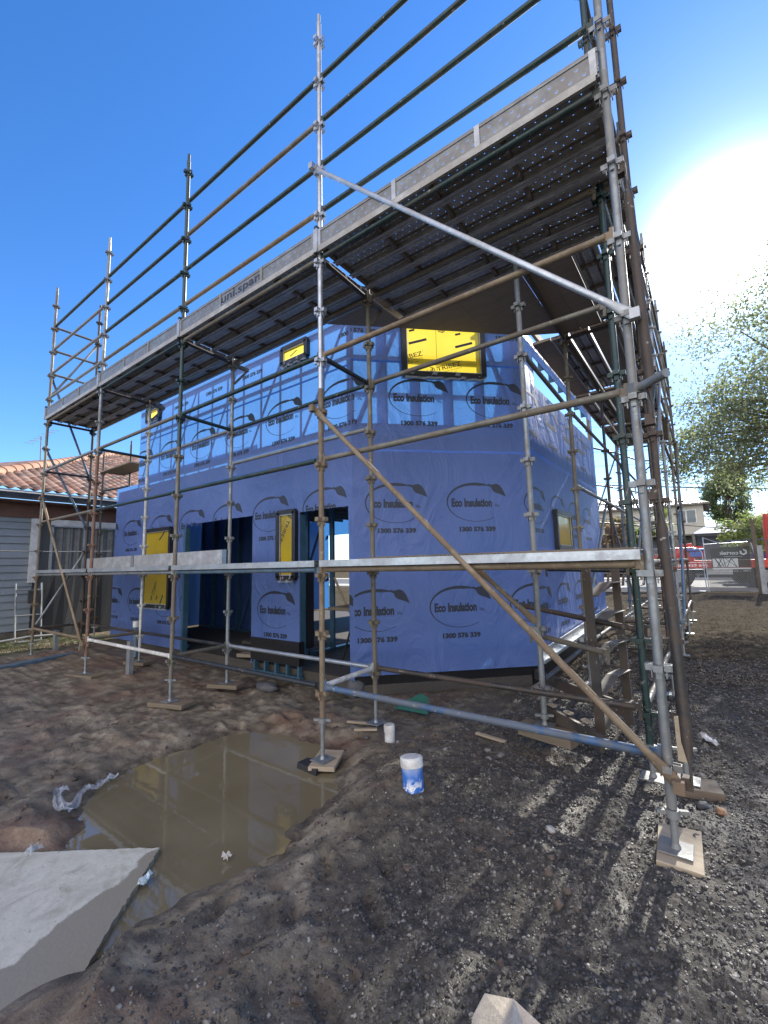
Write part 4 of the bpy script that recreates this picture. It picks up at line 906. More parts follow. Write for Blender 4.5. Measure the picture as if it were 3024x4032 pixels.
# slivers of timber and off-cuts
for i, (x, y, L, a) in enumerate(((790, 1582, .22, 35), (525, 1800, .0, 0), (775, 1560, .25, 20), (1060, 1600, .3, -10))):
    if L: p = at(x, y, -.52); mb = MB(); mb.box((0, 0, 0), (L, .04, .02), bev=.003); o = mb.build('timber_offcut', M['wood_pale'], loc=(p.x, p.y, gz(p.x, p.y)+.015)); o.rotation_euler = (0, 0, R(a)); tag(o, ['pale timber sliver left of the short capped pipe', '', 'timber sliver under the inner foot by the corner', 'timber offcut behind the blue tube'][i], 'offcut')
# things inside the house
mb = MB(); mb.box((0, 0, 0), (1.1, .6, .04)); 
tb = empty('work_table', 'cluttered folding work table inside the open doorway', 'table', (-1.15, 2.15, -.33)); o = mb.build('table_top', M['wood'], tb); o.location = (0, 0, .80)
for sx_, sy_ in ((-.4, -.2), (.4, -.2), (-.4, .2), (.4, .2)): mb = MB(); mb.tube((sx_, sy_, 0), (sx_*.3, sy_, .78), .015, 8); mb.build('leg', M['black'], tb)
mb = MB()
for k in range(3): mb.beam((-4.4+.3*k, 2.0+.25*k, -.27+.03*k), (-2.9+.2*k, 1.75+.4*k, -.27+.03*k), .2, .04)
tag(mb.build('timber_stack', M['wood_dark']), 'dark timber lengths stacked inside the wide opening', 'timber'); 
mb = MB(); mb.beam((-3.3, 1.55, -.27), (-2.7, 1.65, -.25), .18, .05); tag(mb.build('timber_offcut', M['ply']), 'orange brown plank end beside the pier in the wide opening', 'offcut')
mb = MB(); mb.beam((-1.9, 2.2, .9), (-1.55, 2.6, -.3), .06, .03); tag(mb.build('timber_offcut', M['wood_pale']), 'pale timber prop leaning inside the doorway', 'prop')

# ------------------------------------------------------------------ neighbour's house on the left
nb = empty('neighbour_house', 'grey weatherboard house with orange tiled roof at the far left', 'house', (-10, 0, -.5))
def np_(mb, n, mats): o = mb.build(n, mats, nb); o.location = -Vector(nb.location); return o
wbm = plain('grey_weatherboard', (.19, .215, .235), .55, 0, .12, 1.5)
mb = MB(); z = -.22
while z < 2.5:
    mb.quad((-9.985, -9, z), (-9.985, .62, z), (-10.02, .62, z+.165), (-10.02, -9, z+.165)); mb.quad((-10.02, -9, z), (-10.02, .62, z), (-9.985, .62, z), (-9.985, -9, z)); z += .165
mb.box((-10.2, 6, 1.1), (.3, 7.2, 2.9)); mb.box((-10.32, 2.2, 1.1), (.1, 3.9, 3.0)); mb.box((-9.62, 4, 2.86), (.03, 11, .16)); np_(mb, 'wall', wbm)
mb = MB(); mb.box((-10.05, -1.8, -.5), (.12, 7, .52)); np_(mb, 'plinth', plain('brown_brick_base', (.10, .085, .07), .9))
mb = MB(); mb.box((-9.97, .60, 1.60), (.05, .16, 1.5)); mb.box((-9.96, 3.2, 2.28), (.06, 4.6, .14)); np_(mb, 'window_trim', plain('cream_trim', (.50, .50, .48), .5))
wn = empty('window', None, None); wn.parent = nb; wn.location = -Vector(nb.location)
mb = MB(); n = 90
for i in range(n):
    f = lambda q: .02*math.sin(q*34)+.01*math.sin(q*83); a, b = .95+i*.03, .98+i*.03; mb.quad((-10.02+f(a), a, .5), (-10.02+f(b), b, .5), (-10.02+f(b), b, 2.2), (-10.02+f(a), a, 2.2))
mb.build('curtain', plain('grey_curtain', (.30, .30, .27), .8), wn)
m = NM('window_glass'); m.set(Base_Color=(.05, .06, .07), Roughness=.05, Alpha=.35); mb = MB(); mb.quad((-9.98, .95, .5), (-9.98, 3.6, .5), (-9.98, 3.6, 2.2), (-9.98, .95, 2.2)); mb.build('pane', m.m, wn)
mb = MB()
for y in (.93, 1.62, 2.6, 3.6): mb.box((-9.96, y, 1.35), (.04, .05, 1.75))
mb.box((-9.96, 2.2, 2.2), (.04, 2.7, .05)); mb.build('frame', plain('aluminium_frame', (.4, .42, .42), .4, .4), wn)
mb = MB(); mb.box((-9.50, 2, 2.80), (.12, 14, .14)); mb.box((-9.44, 2, 2.875), (.03, 14, .03), 1); np_(mb, 'gutter', [M['black'], plain('cream_gutter', (.55, .54, .5), .5)])
mb = MB(); mb.box((-9.78, 2, 2.70), (.46, 14, .03)); mb.box((-9.99, 2, 2.52), (.06, 14, .32)); np_(mb, 'eave_soffit', plain('dark_red_brown_eave', (.12, .06, .045), .8))
# tiles: real rolls and course steps on the roof plane
m = NM('terracotta_tiles'); X, Y = m.xyz()[0], m.xyz()[1]
cx = m.math('FLOOR', m.math('DIVIDE', X, .30)); cy = m.math('FLOOR', m.math('DIVIDE', Y, .23)); cmb = m.n('ShaderNodeCombineXYZ'); m.l(cx, cmb.inputs[0]); m.l(cy, cmb.inputs[1]); wnz = m.n('ShaderNodeTexWhiteNoise'); m.l(cmb.outputs[0], wnz.inputs[0])
c = m.ramp(wnz.outputs['Value'], [(0, (.07, .045, .035)), (.3, (.16, .075, .05)), (.6, (.24, .12, .08)), (.85, (.30, .19, .14)), (1, (.08, .065, .06))])
c = m.mix(m.math('MULTIPLY', m.ramp(m.noise(1.5, 5, .7), [(.45, (0, 0, 0)), (.65, (1, 1, 1))]), .5), c, (.16, .12, .09)); m.set(Base_Color=c, Roughness=.75); tile = m.m
tp = math.tan(R(20)); e0 = np.array([-9.55, -1.15]); ap = np.array([-19.6, 5.9])
us = np.arange(0, 10.05, .05); vs = np.arange(-1.5, 9.5, .0288)
UU, VV = np.meshgrid(us, vs)
yy = VV; xx = -9.55-UU; hip = e0[1]+(UU/10.05)*(ap[1]-e0[1])
yc = np.maximum(yy, hip); course = (UU % .30)/.30; zz = 2.90+UU*tp + .07*(1-course) - .03 + .055*np.abs(np.sin(yc/.23*math.pi))
ro = grid_mesh('roof', xx, yc, zz, tile, False); ro.parent = nb; ro.location = -Vector(nb.location)
xx2 = xx; yb2 = np.minimum(e0[1]-(vs[:, None]*0+ (14-VV)*.5), hip)
# hip capping
rg_ = MB(); n = 26
for i in range(n):
    a, b = i/n, (i+1.12)/n; p = lambda t: Vector((e0[0]+(ap[0]-e0[0])*t, e0[1]+(ap[1]-e0[1])*t, 2.92+10.05*t*tp)); rg_.path([p(a), p(b)], [.16, .135], 12, 0)
for i in range(30):
    p0 = Vector((ap[0], ap[1]+i*.42, 2.92+10.05*tp)); rg_.path([p0, p0+Vector((0, .46, 0))], [.16, .135], 12, 0)
ho = rg_.build('ridge_cap', plain('pale_orange_ridge_tile', (.32, .17, .10), .8, 0, .3, 2), ro)
mb = MB(); mb.quad((-9.55, -1.15, 2.88), (-19.6, 5.9, 2.88+10.05*tp), (-19.6, -8, 2.88), (-12, -8, 2.88)); mb.build('hip_slope', tile, ro)
# aerial
ae = empty('tv_aerial', 'thin television aerial on a mast above the tiled roof', 'aerial', tuple(at(87, 1010, -14.5, 0)))
b0 = Vector(ae.location); t0 = at(89, 944, -14.5, 0)-b0; mb = MB(); mb.tube((0, 0, -.3), t0, .016, 8); mb.build('mast', M['olive'], ae)
mb = MB(); a = at(62, 957, -14.2, 0)-b0; c = at(118, 930, -14.9, 0)-b0; mb.tube(a, c, .010, 6)
for k in range(7): p = a.lerp(c, k/6); mb.tube(p-Vector((.03, .12, .0)), p+Vector((.03, .12, 0)), .004, 5)
mb.build('antenna', M['olive'], ae)
# shade cloth, trolley, conduit, hose
m = NM('dark_shade_cloth'); m.set(Base_Color=(.018, .02, .022), Roughness=.8, Alpha=.93); mb = MB(); n = 20
for i in range(n):
    y0_, y1_ = .75+i*.2, .95+i*.2; f = lambda q: .03*math.sin(q*7); h = lambda q: .98+min(.14, (q-.75)*.3)+.02*math.sin(q*3)
    mb.quad((-9.6+f(y0_), y0_, -.42), (-9.6+f(y1_), y1_, -.42), (-9.62, y1_, h(y1_)), (-9.62, y0_, h(y0_)))
tag(mb.build('shade_cloth', m.m), 'dark shade cloth fence before the neighbour window', 'shade cloth')
ht = empty('hand_trolley', 'grey aluminium hand trolley leaning on the weatherboards', 'trolley', (-9.6, .45, -.4))
mb = MB()
for y in (-.23, .23): mb.tube((.25, y, 0), (0.02, y, 1.25), .016, 8)
for z_ in (.25, .55, .85, 1.1): mb.tube((.25-.18*z_, -.23, z_), (.25-.18*z_, .23, z_), .012, 8)
mb.build('frame', M['galv'], ht); mb = MB(); mb.box((.14, .08, .95), (.12, .2, .3), bev=.02); mb.tube((.14, .0, 1.10), (.14, .16, 1.16), .012, 6); mb.build('winch', M['black'], ht)
mb = MB(); mb.box((.33, 0, .01), (.24, .4, .015)); mb.build('toe_plate', M['galv'], ht)
mb = MB(); pts = [at(-20, 1190, -9.4, 0), at(120, 1192, -9.4, 0), at(240, 1191, -9.4, 0)]; mb.path(pts, [.014]*3, 6); tag(mb.build('washing_line', M['galv']), 'thin galvanised line stretched across the neighbour wall', 'line')
mb = MB(); mb.path([at(-30, 1392, -8.6, 0), at(60, 1376, -8.6, 0), at(128, 1370, -8.6, 0)], [.025]*3, 8); tag(mb.build('pipe', M['galv']), 'grey pipe running along the ground at the left edge', 'pipe')
# weeds
def tufts(name, pts, h, mat, **tg):
    V = []; F = []
    for x, y in pts:
        z0_ = gz(x, y)
        for k in range(5):
            a = RNG.random()*6.28; l = h*(.5+.8*RNG.random()); w_ = .006; dx, dy = math.cos(a)*l*.4, math.sin(a)*l*.4; b = len(V)
            V += [(x-w_, y, z0_), (x+w_, y, z0_), (x+dx, y+dy, z0_+l)]; F.append((b, b+1, b+2))
    return tag(np_mesh(name, np.array(V), np.array(F), mat, False), **tg)
gr = plain('grass_blade', (.10, .13, .045), .7, 0, .4, 20)
tufts('grass', [(RNG.uniform(-12, -7.9), RNG.uniform(-2.5, 1.5)) for _ in range(2600)], .10, gr, kind='stuff', label='short patchy grass beside the neighbour house')

# ------------------------------------------------------------------ background on the right
def leafy(root, name, center, rad, n, size, mat, squash=1., clumps=40, seed=1, shell=.35, tight=1.):
    rg = np.random.default_rng(seed); c = rg.normal(size=(clumps, 3)); c /= np.linalg.norm(c, axis=1)[:, None]; c *= (shell+(1-shell)*rg.random((clumps, 1)))**.6
    cr = .16+.16*rg.random(clumps); k = rg.integers(0, clumps, n); d = rg.normal(size=(n, 3)); d /= np.linalg.norm(d, axis=1)[:, None]
    p = c[k]+d*(cr[k]*rg.random(n)**.45)[:, None]; p = p*np.array(rad)+np.array(center)
    a = rg.normal(size=(n, 3)); a /= np.linalg.norm(a, axis=1)[:, None]; b = np.cross(a, rg.normal(size=(n, 3))); b /= np.linalg.norm(b, axis=1)[:, None]
    s = size*(.5+rg.random(n))[:, None]; V = np.stack([p-a*s, p+b*s*.45, p+a*s, p-b*s*.45], 1).reshape(-1, 3); F = np.arange(4*n).reshape(n, 4)
    o = np_mesh(name, V-np.array(root.location), F, mat, False, root); return o, c*np.array(rad)*.8+np.array(center)
def leafmat(name, a, b, tr=.45):
    m = NM(name); oi = m.noise(3.5, 3, .6); c = m.ramp(oi, [(.35, a), (.65, b)]); m.set(Base_Color=c, Roughness=.5)
    t = m.n('ShaderNodeBsdfTranslucent'); m.l(m.mix(1., c, (1.5, 1.6, .9), 'MULTIPLY'), t.inputs[0]); ms = m.n('ShaderNodeMixShader'); ms.inputs[0].default_value = tr
    m.l(m.b.outputs[0], ms.inputs[1]); m.l(t.outputs[0], ms.inputs[2]); m.l(ms.outputs[0], m.t.nodes['Material Output'].inputs['Surface']); return m.m
bark = plain('grey_bark', (.09, .075, .06), .85, 0, .3, 8, .02)
def tree(label, base, crowns, trunk_r, mat, n, size, name='tree', clumps=60, seed=1, limbs=14, shell=.35, group=None):
    t = empty(name, label, 'tree', base, group); B = Vector(base)
    tips = []
    for i, (c, r) in enumerate(crowns):
        o, tp_ = leafy(t, 'crown', c, r, n, size, mat, clumps=clumps, seed=seed+i, shell=shell); tips += [Vector(q) for q in tp_[:limbs]]
    mb = MB(); c0 = Vector(crowns[0][0]); fork = Vector((B.x*.7+c0.x*.3, B.y*.7+c0.y*.3, B.z+(c0.z-B.z)*.5))
    mb.path([B, B.lerp(fork, .5)+Vector((.1, 0, 0)), fork, fork.lerp(c0, .6)], [trunk_r, trunk_r*.8, trunk_r*.65, trunk_r*.35], 10)
    rg = random.Random(seed)
    for q in tips:
        s = fork.lerp(c0, rg.random()*.6); mid = s.lerp(q, .5)+Vector((rg.uniform(-.3, .3), rg.uniform(-.3, .3), .25)); mb.path([s, mid, q], [trunk_r*.28, trunk_r*.16, trunk_r*.04], 6)
    o = mb.build('trunk', bark, t); o.location = -B
lm1 = leafmat('birch_leaf', (.11, .125, .095), (.22, .23, .18), .6)
c1 = at(1650, 900, 13, 1); 
tree('large fine leaved tree overhanging the drive at the right edge', (9.5, 14.5, -.5), [((c1.x+.5, 13, c1.z+.9), (3.0, 2.8, 3.2)), ((c1.x-.7, 13.3, c1.z-.5), (1.9, 2, 1.7)), ((6.8, 12.5, c1.z+2.0), (3.2, 3, 3.0))], .30, lm1, 16000, .046, clumps=150, seed=5, shell=.1)
c2 = at(1560, 1070, 55, 1); lm2 = leafmat('olive_tree_leaf', (.06, .085, .045), (.13, .16, .08), .45)
tree('dark bushy tree beside the two storey house across the road', (c2.x, 55, -.3), [((c2.x+.4, 55, c2.z-.6), (2.3, 2.4, 2.9)), ((c2.x+.9, 55, c2.z+1.6), (1.3, 1.3, 1.7))], .2, lm2, 9000, .14, clumps=90, seed=9)
lm3 = leafmat('yellow_green_leaf', (.11, .14, .055), (.22, .25, .10), .45)
c3 = at(1622, 1140, 33, 1)
tree('yellow green shrub behind the banner fence', (c3.x, 33, -.3), [((c3.x, 33, c3.z-.3), (1.7, 1.2, 1.5))], .08, lm3, 7000, .08, 'shrub', 60, 12, shell=.1)
for i, (x, y, Y, r) in enumerate(((1335, 1145, 24, .9), (1380, 1150, 25, .8), (1303, 1155, 23, .8))):
    c = at(x, y, Y, 1); tree(['autumn shrub seen between scaffold posts', 'olive shrub behind the green post', 'pink brown shrub by the far wall corner'][i], (c.x, Y, -.3), [((c.x, Y, c.z), (r, r, r*.9))], .07, [leafmat('autumn_leaf', (.14, .11, .06), (.26, .20, .12)), lm3, leafmat('pinkish_leaf', (.18, .13, .11), (.30, .22, .18))][i], 2200, .09, 'shrub', 24, 20+i, shell=.2)
# spiky yucca
def yucca(loc, h, label):
    t = empty('yucca', label, 'plant', loc); mb = MB(); mb.tube((0, 0, 0), (0, 0, h), .10, 8); mb.build('trunk', bark, t); mb = MB(); rg = random.Random(3)
    for k in range(110):
        a = rg.uniform(0, 6.28); e = rg.uniform(-.5, 1.4); L = rg.uniform(.7, 1.0); d = Vector((math.cos(a)*math.cos(e), math.sin(a)*math.cos(e), math.sin(e))); s = Vector((-math.sin(a), math.cos(a), 0))*.035; o = Vector((0, 0, h)); mb.quad(o-s, o+d*L*.5-s*.9, o+d*L-Vector((0, 0, .1)), o+d*L*.5+s*.9)
    mb.build('leaves', lm3, t)
c = at(1432, 1125, 22.5, 1); yucca((c.x, 22.5, -.3), c.z+.3, 'spiky yucca crown behind the mesh gate')
# road and kerb
m = NM('asphalt'); m.set(Base_Color=m.ramp(m.noise(3, 6, .7), [(.3, (.045, .045, .045)), (.7, (.075, .073, .07))]), Roughness=.85); mb = MB(); zr = gz(3, 28)
mb.quad((-60, 23.0, -.30), (60, 23.0, -.30), (60, 31, -.30), (-60, 31, -.30)); tag(mb.build('road', m.m), kind='structure')
mb = MB(); mb.box((0, 21.6, -.34), (120, 2.6, .14)); mb.box((0, 32.5, -.30), (120, 2.8, .14)); tag(mb.build('pavement', plain('pale_pavement', (.34, .32, .28), .85)), kind='structure')
# two storey house
H2 = empty('brick_house', 'cream two storey house with metal roof across the road', 'house', (0, 45, -.3))
def hp2(mb, n, mats, par=None): o = mb.build(n, mats, par or H2); o.location = -Vector(H2.location) if par is None else (0, 0, 0); return o
mr = NM('corrugated_roof'); mr.set(Base_Color=mr.ramp(mr.noise(1, 3, .5), [(.3, (.30, .27, .27)), (.7, (.36, .33, .33))]), Roughness=.4, Metallic=.3)
wv = mr.n('ShaderNodeTexWave'); wv.inputs['Scale'].default_value = 3.3; mr.l(mr.c, wv.inputs['Vector']); mr.bump(wv.outputs['Fac'], 1., .06); roofm = mr.m
crm = plain('cream_render', (.40, .38, .32), .8, 0, .08, .8)
def wallbox(x0, x1, y0, y1, z0, z1, n='wall', mt=crm): mb = MB(); mb.box(((x0+x1)/2, (y0+y1)/2, (z0+z1)/2), (x1-x0, y1-y0, z1-z0)); return hp2(mb, n, mt)
wallbox(-14, 2.75, 45, 54, 3.2, 5.95); wallbox(-14, 2.3, 45.6, 54, -.3, 3.2, 'lower_wall', plain('dark_lower_wall', (.13, .12, .11), .8))
def hiproof(x0, x1, y0, y1, z, h, n='roof', o_=.5, inset=None):
    x0 -= o_; x1 += o_; y0 -= o_; y1 += o_; i = inset or (y1-y0)/2*.9; ym = (y0+y1)/2; mb = MB(); V = [(x0, y0, z), (x1, y0, z), (x1, y1, z), (x0, y1, z), (x0+i, ym, z+h), (x1-i, ym, z+h)]
    mb.add(V, [(0, 1, 5, 4), (1, 2, 5), (2, 3, 4, 5), (3, 0, 4)]); mb.box(((x0+x1)/2, y0, z-.08), (x1-x0, .12, .16), 1); return hp2(mb, n, [roofm, M['olive']])
hiproof(-14, 2.75, 45, 54, 5.95, 1.7)
def win2(x0, x1, z0, z1, y):
    mb = MB(); mb.box(((x0+x1)/2, y-.02, (z0+z1)/2), (x1-x0+.14, .06, z1-z0+.14)); o = hp2(mb, 'window', plain('white_frame', (.55, .55, .53), .5))
    mb = MB(); xm = (x0+x1)/2; mb.box(((x0+xm)/2-.02, y-.07, (z0+z1)/2), (xm-x0-.08, .04, z1-z0)); mb.box(((x1+xm)/2+.02, y-.07, (z0+z1)/2), (x1-xm-.08, .04, z1-z0)); mb.build('pane', glassd, o)
m = NM('dark_glass'); m.set(Base_Color=(.05, .065, .08), Roughness=.08); glassd = m.m
win2(.75, 2.15, 4.25, 5.35, 45); win2(-4.4, -2.8, 4.1, 5.3, 45); win2(-9.5, -7.5, 4.1, 5.3, 45)
mb = MB(); mb.box((-2.6, 44.4, 3.12), (12, 1.4, .12)); mb.box((-5, 43.8, 1.2), (.4, .4, 3.6)); mb.box((.6, 43.8, 1.2), (.5, .5, 3.6)); hp2(mb, 'balcony', M['olive'])
# second house and carport
cp = empty('carport', 'low carport with bright metal roof across the road', 'carport', (3.4, 38, -.3)); mb = MB()
V = [(1.9, 36.5, 2.85), (4.9, 36.5, 2.85), (4.9, 40, 2.85), (1.9, 40, 2.85), (3.25, 38.2, 3.75)]; mb.add(V, [(0, 1, 4), (1, 2, 4), (2, 3, 4), (3, 0, 4)]); m = NM('shiny_roof_sheet'); m.set(Base_Color=(.75, .75, .75), Roughness=.25, Metallic=.3); o = mb.build('roof', m.m, cp); o.location = -Vector(cp.location)
for x in (2.0, 4.8):
    for y in (36.6, 39.9): mb = MB(); mb.box((x, y, 1.3), (.12, .12, 3.2)); o = mb.build('post', M['olive'], cp); o.location = -Vector(cp.location)
mb = MB(); mb.box((3.4, 40.1, 1.3), (3.2, .1, 3.1)); o = mb.build('back_wall', plain('grey_blue_wall', (.12, .13, .16), .8), cp); o.location = -Vector(cp.location)
H3 = empty('house', 'low red brown roofed house behind the carport', 'house', (9, 50, -.3)); mb = MB(); mb.box((12, 50, 1.5), (16, 9, 3.6)); o = mb.build('wall', crm, H3); o.location = -Vector(H3.location)
mb = MB(); x0, x1, y0, y1 = 3.4, 20.6, 45, 55; V = [(x0, y0, 3.3), (x1, y0, 3.3), (x1, y1, 3.3), (x0, y1, 3.3), (x0+4, 50, 5.3), (x1-4, 50, 5.3)]; mb.add(V, [(0, 1, 5, 4), (1, 2, 5), (2, 3, 4, 5), (3, 0, 4)]); o = mb.build('roof', plain('brown_roof', (.16, .11, .09), .7), H3); o.location = -Vector(H3.location)
H4 = empty('house', 'distant grey roofed house seen between the far scaffold posts', 'house', (-12, 62, -.3)); mb = MB(); mb.box((-12, 62, 2.6), (16, 8, 5.8)); o = mb.build('wall', crm, H4); o.location = -Vector(H4.location)
mb = MB(); V = [(-20.5, 57.5, 5.5), (-3.5, 57.5, 5.5), (-3.5, 66.5, 5.5), (-20.5, 66.5, 5.5), (-16, 62, 7.4), (-8, 62, 7.4)]; mb.add(V, [(0, 1, 5, 4), (1, 2, 5), (2, 3, 4, 5), (3, 0, 4)]); o = mb.build('roof', roofm, H4); o.location = -Vector(H4.location)
# fence: mesh gate, banner panel, posts
FY = 19.5; fz = gz(3, FY)
def wiremesh(name, x0, x1, z0, z1, y, root, step=.075, mt='silver', loc=(0, 0, 0)):
    V = []; F = []; w_ = .0035; hgt = z1-z0; L = x1-x0
    for sgn in (1, -1):
        c = -hgt
        while c < L:
            a = max(0, c); b = min(L, c+hgt)
            if b > a:
                za, zb = (a-c), (b-c)
                if sgn < 0: za, zb = hgt-za, hgt-zb
                i = len(V); V += [(x0+a-w_, y, z0+za), (x0+a+w_, y+.003, z0+za), (x0+b+w_, y+.003, z0+zb), (x0+b-w_, y, z0+zb)]; F.append((i, i+1, i+2, i+3))
            c += step
    mb = MB(); mb.add(V, F); o = mb.build(name, M[mt], root); o.location = -Vector(root.location); return o
g = empty('mesh_gate', 'galvanised chain mesh gate with rounded corner left of the banner', 'gate', (1.9, FY, fz))
mb = MB(); x0, x1 = -.4, at(1517, 1200, FY, 1).x; zt = at(1480, 1184, FY, 1).z
mb.path([(x0, FY, zt), (x1-.25, FY, zt), (x1-.08, FY, zt-.06), (x1, FY, zt-.25), (x1+.03, FY, -.25)], [.02]*5, 8); mb.path([(x0, FY, .60), (x1, FY, .60)], [.018]*2, 8); mb.path([(x0, FY, -.28), (x1, FY, -.28)], [.018]*2, 8)
o = mb.build('frame', M['silver'], g); o.location = -Vector(g.location); wiremesh('mesh', x0, x1, -.28, zt-.02, FY, g)
b = empty('banner_fence', 'fence panel with dark mesh banner between the gate and the timber post', 'fence', (3.6, FY, fz))
mb = MB(); bx0, bx1 = at(1522, 1200, FY, 1).x, at(1624, 1200, FY, 1).x; mb.path([(bx0, FY-.03, 1.62), (bx1, FY-.03, 1.66)], [.018]*2, 8); mb.path([(bx0, FY-.03, 1.9), (bx0+.02, FY-.03, -.3)], [.02]*2, 8); mb.path([(bx1, FY-.03, 1.7), (bx1+.3, FY-.03, -.25)], [.02]*2, 8)
mb.path([(bx0+.0, FY, 1.9), (bx0+.5, FY, 1.66)], [.015]*2, 6); o = mb.build('frame', M['silver'], b); o.location = -Vector(b.location)
wiremesh('mesh', bx0, bx1, -.3, 1.6, FY, b)
m = NM('grey_banner_mesh'); m.set(Base_Color=(.085, .09, .085), Roughness=.7, Alpha=.9); bm_ = m.m; m = NM('sheer_shade_mesh'); m.set(Base_Color=(.14, .14, .13), Roughness=.8, Alpha=.5); sheer = m.m
wht = plain('banner_white_print', (.50, .52, .50), .7, 0, .05)
mb = MB(); mb.quad((bx0+.05, FY-.06, -.28), (bx1+.2, FY-.06, -.22), (bx1-.02, FY-.06, 1.62), (bx0+.04, FY-.06, 1.58), mi=0); x0, x1 = at(1536, 1200, FY, 1).x, at(1620, 1200, FY, 1).x
mb.quad((x0, FY-.075, .66), (x1, FY-.075, .68), (x1, FY-.075, 1.50), (x0, FY-.075, 1.46), mi=1)
TX = fit2d(text2d('cortek', .2, .004), -.30, .30, -.075, .075)
def bq(V, F, cx, cz, mi): mb.add([(cx-v[0], FY-.08, cz+v[1]) for v in V], F, mi)       # the banner is seen from behind: mirrored
bq(*TX, at(1573, 1190, FY, 1).x, 1.25, 2); hx = at(1605, 1190, FY, 1).x
for k in range(6):
    if k in (0,): continue
    a, b_ = HEX[k], HEX[(k+1) % 6]; bq([(a[0]*.13, a[1]*.13), (b_[0]*.13, b_[1]*.13), (b_[0]*.06, b_[1]*.06), (a[0]*.06, a[1]*.06)], [(0, 1, 2, 3)], hx, 1.27, 2)
bq([(-.38, -.006), (.2, -.006), (.2, .006), (-.38, .006)], [(0, 1, 2, 3)], x0+.6, 1.10, 2); bq([(-.4, -.17), (.4, -.17), (.4, .17), (-.4, .17)], [(0, 1, 2, 3)], x0+.43, .86, 2)
rg = random.Random(5)
for k in range(9):
    a = rg.uniform(-.36, .3); c_ = rg.uniform(-.36, .36); V = [(a-.012, -.165), (a+.012, -.165), (c_+.012, .165), (c_-.012, .165)]; mb.add([(x0+.43-v[0], FY-.084, .86+v[1]) for v in V], [(0, 1, 2, 3)], 1)
bq([(-.6, -.03), (.6, -.03), (.6, .03), (-.6, .03)], [(0, 1, 2, 3)], (x0+x1)/2, .63, 2); V, F = fit2d(text2d('1300 ... cortek.com', .1), -.45, .45, -.03, .03); bq(V, F, x1-.5, .54, 2)
o = mb.build('banner', [sheer, bm_, wht], b); o.location = -Vector(b.location)
mb = MB(); pa, pb = at(1645, 1285, 19.2, 1), at(1624, 1122, 19.2, 1)
mb.beam((pa.x, 19.2, -.4), (pb.x, 19.2, pb.z), .13, .13); mb.beam((pa.x-.02, 19.3, 1.75), (pa.x-.45, 19.3, 1.45), .05, .09); tag(mb.build('timber_post', M['wood']), 'leaning weathered timber post at the right of the banner', 'post')
mb = MB(); p = at(1653, 1280, 19.0, 1); mb.box((p.x, 19.0, .55), (.16, .10, 1.9)); tag(mb.build('fence_post', plain('pale_concrete', (.36, .37, .37), .7)), 'pale concrete fence post at the right edge', 'post')
mb = MB(); p = at(1672, 1280, 18.8, 1); mb.box((p.x+.12, 18.8, .6), (.3, .06, 2.2)); tag(mb.build('board_fence', M['olive']), 'grey fence board at the right edge', 'fence')
# truck
TY = 23.2; tk = empty('red_truck', 'red crane truck parked on the road behind the mesh gate', 'truck', (2.5, TY, -.3))
redp = plain('red_truck_paint', (.52, .045, .02), .35, 0, .1, 1)
def tkp(mb, n, mats): o = mb.build(n, mats, tk); o.location = -Vector(tk.location); return o
mb = MB(); mb.box((3.6, TY, .88), (7.6, 2.3, .16), bev=.02); mb.box((3.6, TY-1.16, .72), (7.6, .05, .22)); mb.box((3.8, TY, .45), (7.4, .8, .2), 1); tkp(mb, 'tray', [redp, M['black']])
V, F = fit2d(text2d('Call... 1300 429 646', .2, .004), -.95, .95, -.06, .06); mb = MB(); mb.add([(1.75+v[0], TY-1.19, .74+v[1]) for v in V], F); mb.quad((0, TY-1.192, .86), (4, TY-1.192, .86), (4, TY-1.192, .89), (0, TY-1.192, .89)); tkp(mb, 'lettering', plain('pale_lettering', (.8, .75, .72), .5))
mb = MB(); mb.box((1.0, TY+.1, 1.10), (2.4, 1.7, .28), bev=.03); mb.path([(1.4, TY-.6, 1.15), (1.8, TY-.6, 1.5), (2.2, TY-.6, 1.6)], [.2, .28, .2], 10); mb.box((2.15, TY-.5, 1.35), (.9, .5, .55), bev=.08); tkp(mb, 'crane_base', redp)
mb = MB(); mb.tube((1.9, TY-.9, 1.45), (2.6, TY-.9, 1.45), .06, 8); mb.box((2.3, TY-.85, 1.25), (.5, .1, .22)); tkp(mb, 'hydraulic_ram', plain('blue_hydraulics', (.04, .12, .4), .4))
mb = MB()
for k in range(5): mb.box((.2+k*.05, TY-.9+k*.1, 1.02+k*.07), (1.9, .10, .025), k % 2)
tkp(mb, 'load', [M['silver'], redp])
cb = at(1657, 1150, TY, 1); mb = MB(); mb.box((cb.x+.9, TY, 1.6), (1.9, 2.3, 2.5), bev=.12); mb.tube((cb.x-.05, TY-1, 1.8), (cb.x-.05, TY-1, 2.9), .12, 10); tkp(mb, 'cab', redp)
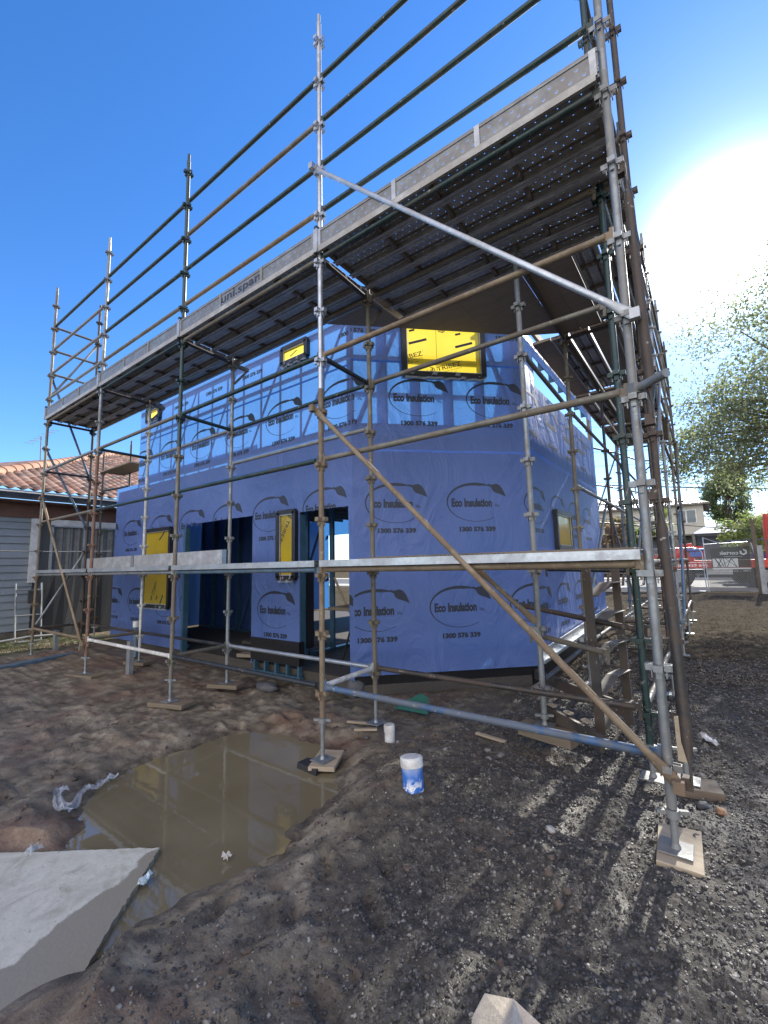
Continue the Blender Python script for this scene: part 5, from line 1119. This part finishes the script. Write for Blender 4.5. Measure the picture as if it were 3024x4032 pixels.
for x in (1.55, 4.6):
    for y in (TY-1.0, TY+1.0):
        mb = MB(); mb.tube((x, y-.14, .24), (x, y+.14, .24), .58, 28); o = tkp(mb, 'wheel', M['rubber']); mb = MB(); mb.tube((x, y-.16, .24), (x, y-.10, .24), .28, 18); mb.tube((x, y-.20, .24), (x, y-.15, .24), .10, 12); q = mb.build('rim', plain('grey_rim', (.25, .25, .24), .5, .3), o)
mb = MB(); mb.box((3.1, TY-1.1, .50), (.9, .04, .35)); tkp(mb, 'mudguard', plain('white_mudguard', (.6, .6, .58), .5))
# ute beyond the banner
ut = empty('blue_ute', 'blue framed utility truck partly hidden behind the banner', 'ute', (5.0, 27.5, -.3)); mb = MB(); mb.box((5.2, 27.5, 1.0), (3.6, 1.8, .5), bev=.08); o = mb.build('body', plain('navy_paint', (.04, .06, .14), .3), ut); o.location = -Vector(ut.location)
mb = MB()
for x in (3.6, 4.6, 5.6, 6.6): mb.tube((x, 26.7, 1.2), (x, 26.7, 1.95), .03, 6)
mb.tube((3.6, 26.7, 1.95), (6.6, 26.7, 1.95), .03, 6); o = mb.build('rack', M['blue'], ut); o.location = -Vector(ut.location)
for x in (4.0, 6.4): mb = MB(); mb.tube((x, 26.5, .1), (x, 26.8, .1), .38, 20); o = mb.build('wheel', M['rubber'], ut); o.location = -Vector(ut.location)
# power lines
for i, (y0_, y1_, Y0, Y1, r) in enumerate(((1040, 1048, 30, 30, .045), (1036, 1037, 34, 34, .015), (972, 950, 32, 32, .014), (1108, 1142, 28, 28, .022), (905, 888, 34, 34, .01), (918, 904, 34, 34, .01), (1003, 975, 31, 31, .012))):
    a, b2 = at(1240, y0_, Y0, 1), at(1700, y1_, Y1, 1); d = b2-a; a = a-d*1.2; b2 = b2+d*1.2; pts = [a.lerp(b2, t/12)-Vector((0, 0, .25*(1-(t/6-1)**2))) for t in range(13)]
    mb = MB(); mb.path(pts, [r]*13, 6); tag(mb.build('power_line', M['black']), ['thick twisted cable crossing under the tree', 'thin wire just above the thick cable', 'wire crossing the lower crown of the tree', 'pale sagging wire above the carport', 'upper wire of the close pair through the tree', 'lower wire of the close pair through the tree', 'middle wire leading to the scaffold'][i], 'wire', 'overhead wires across the street')
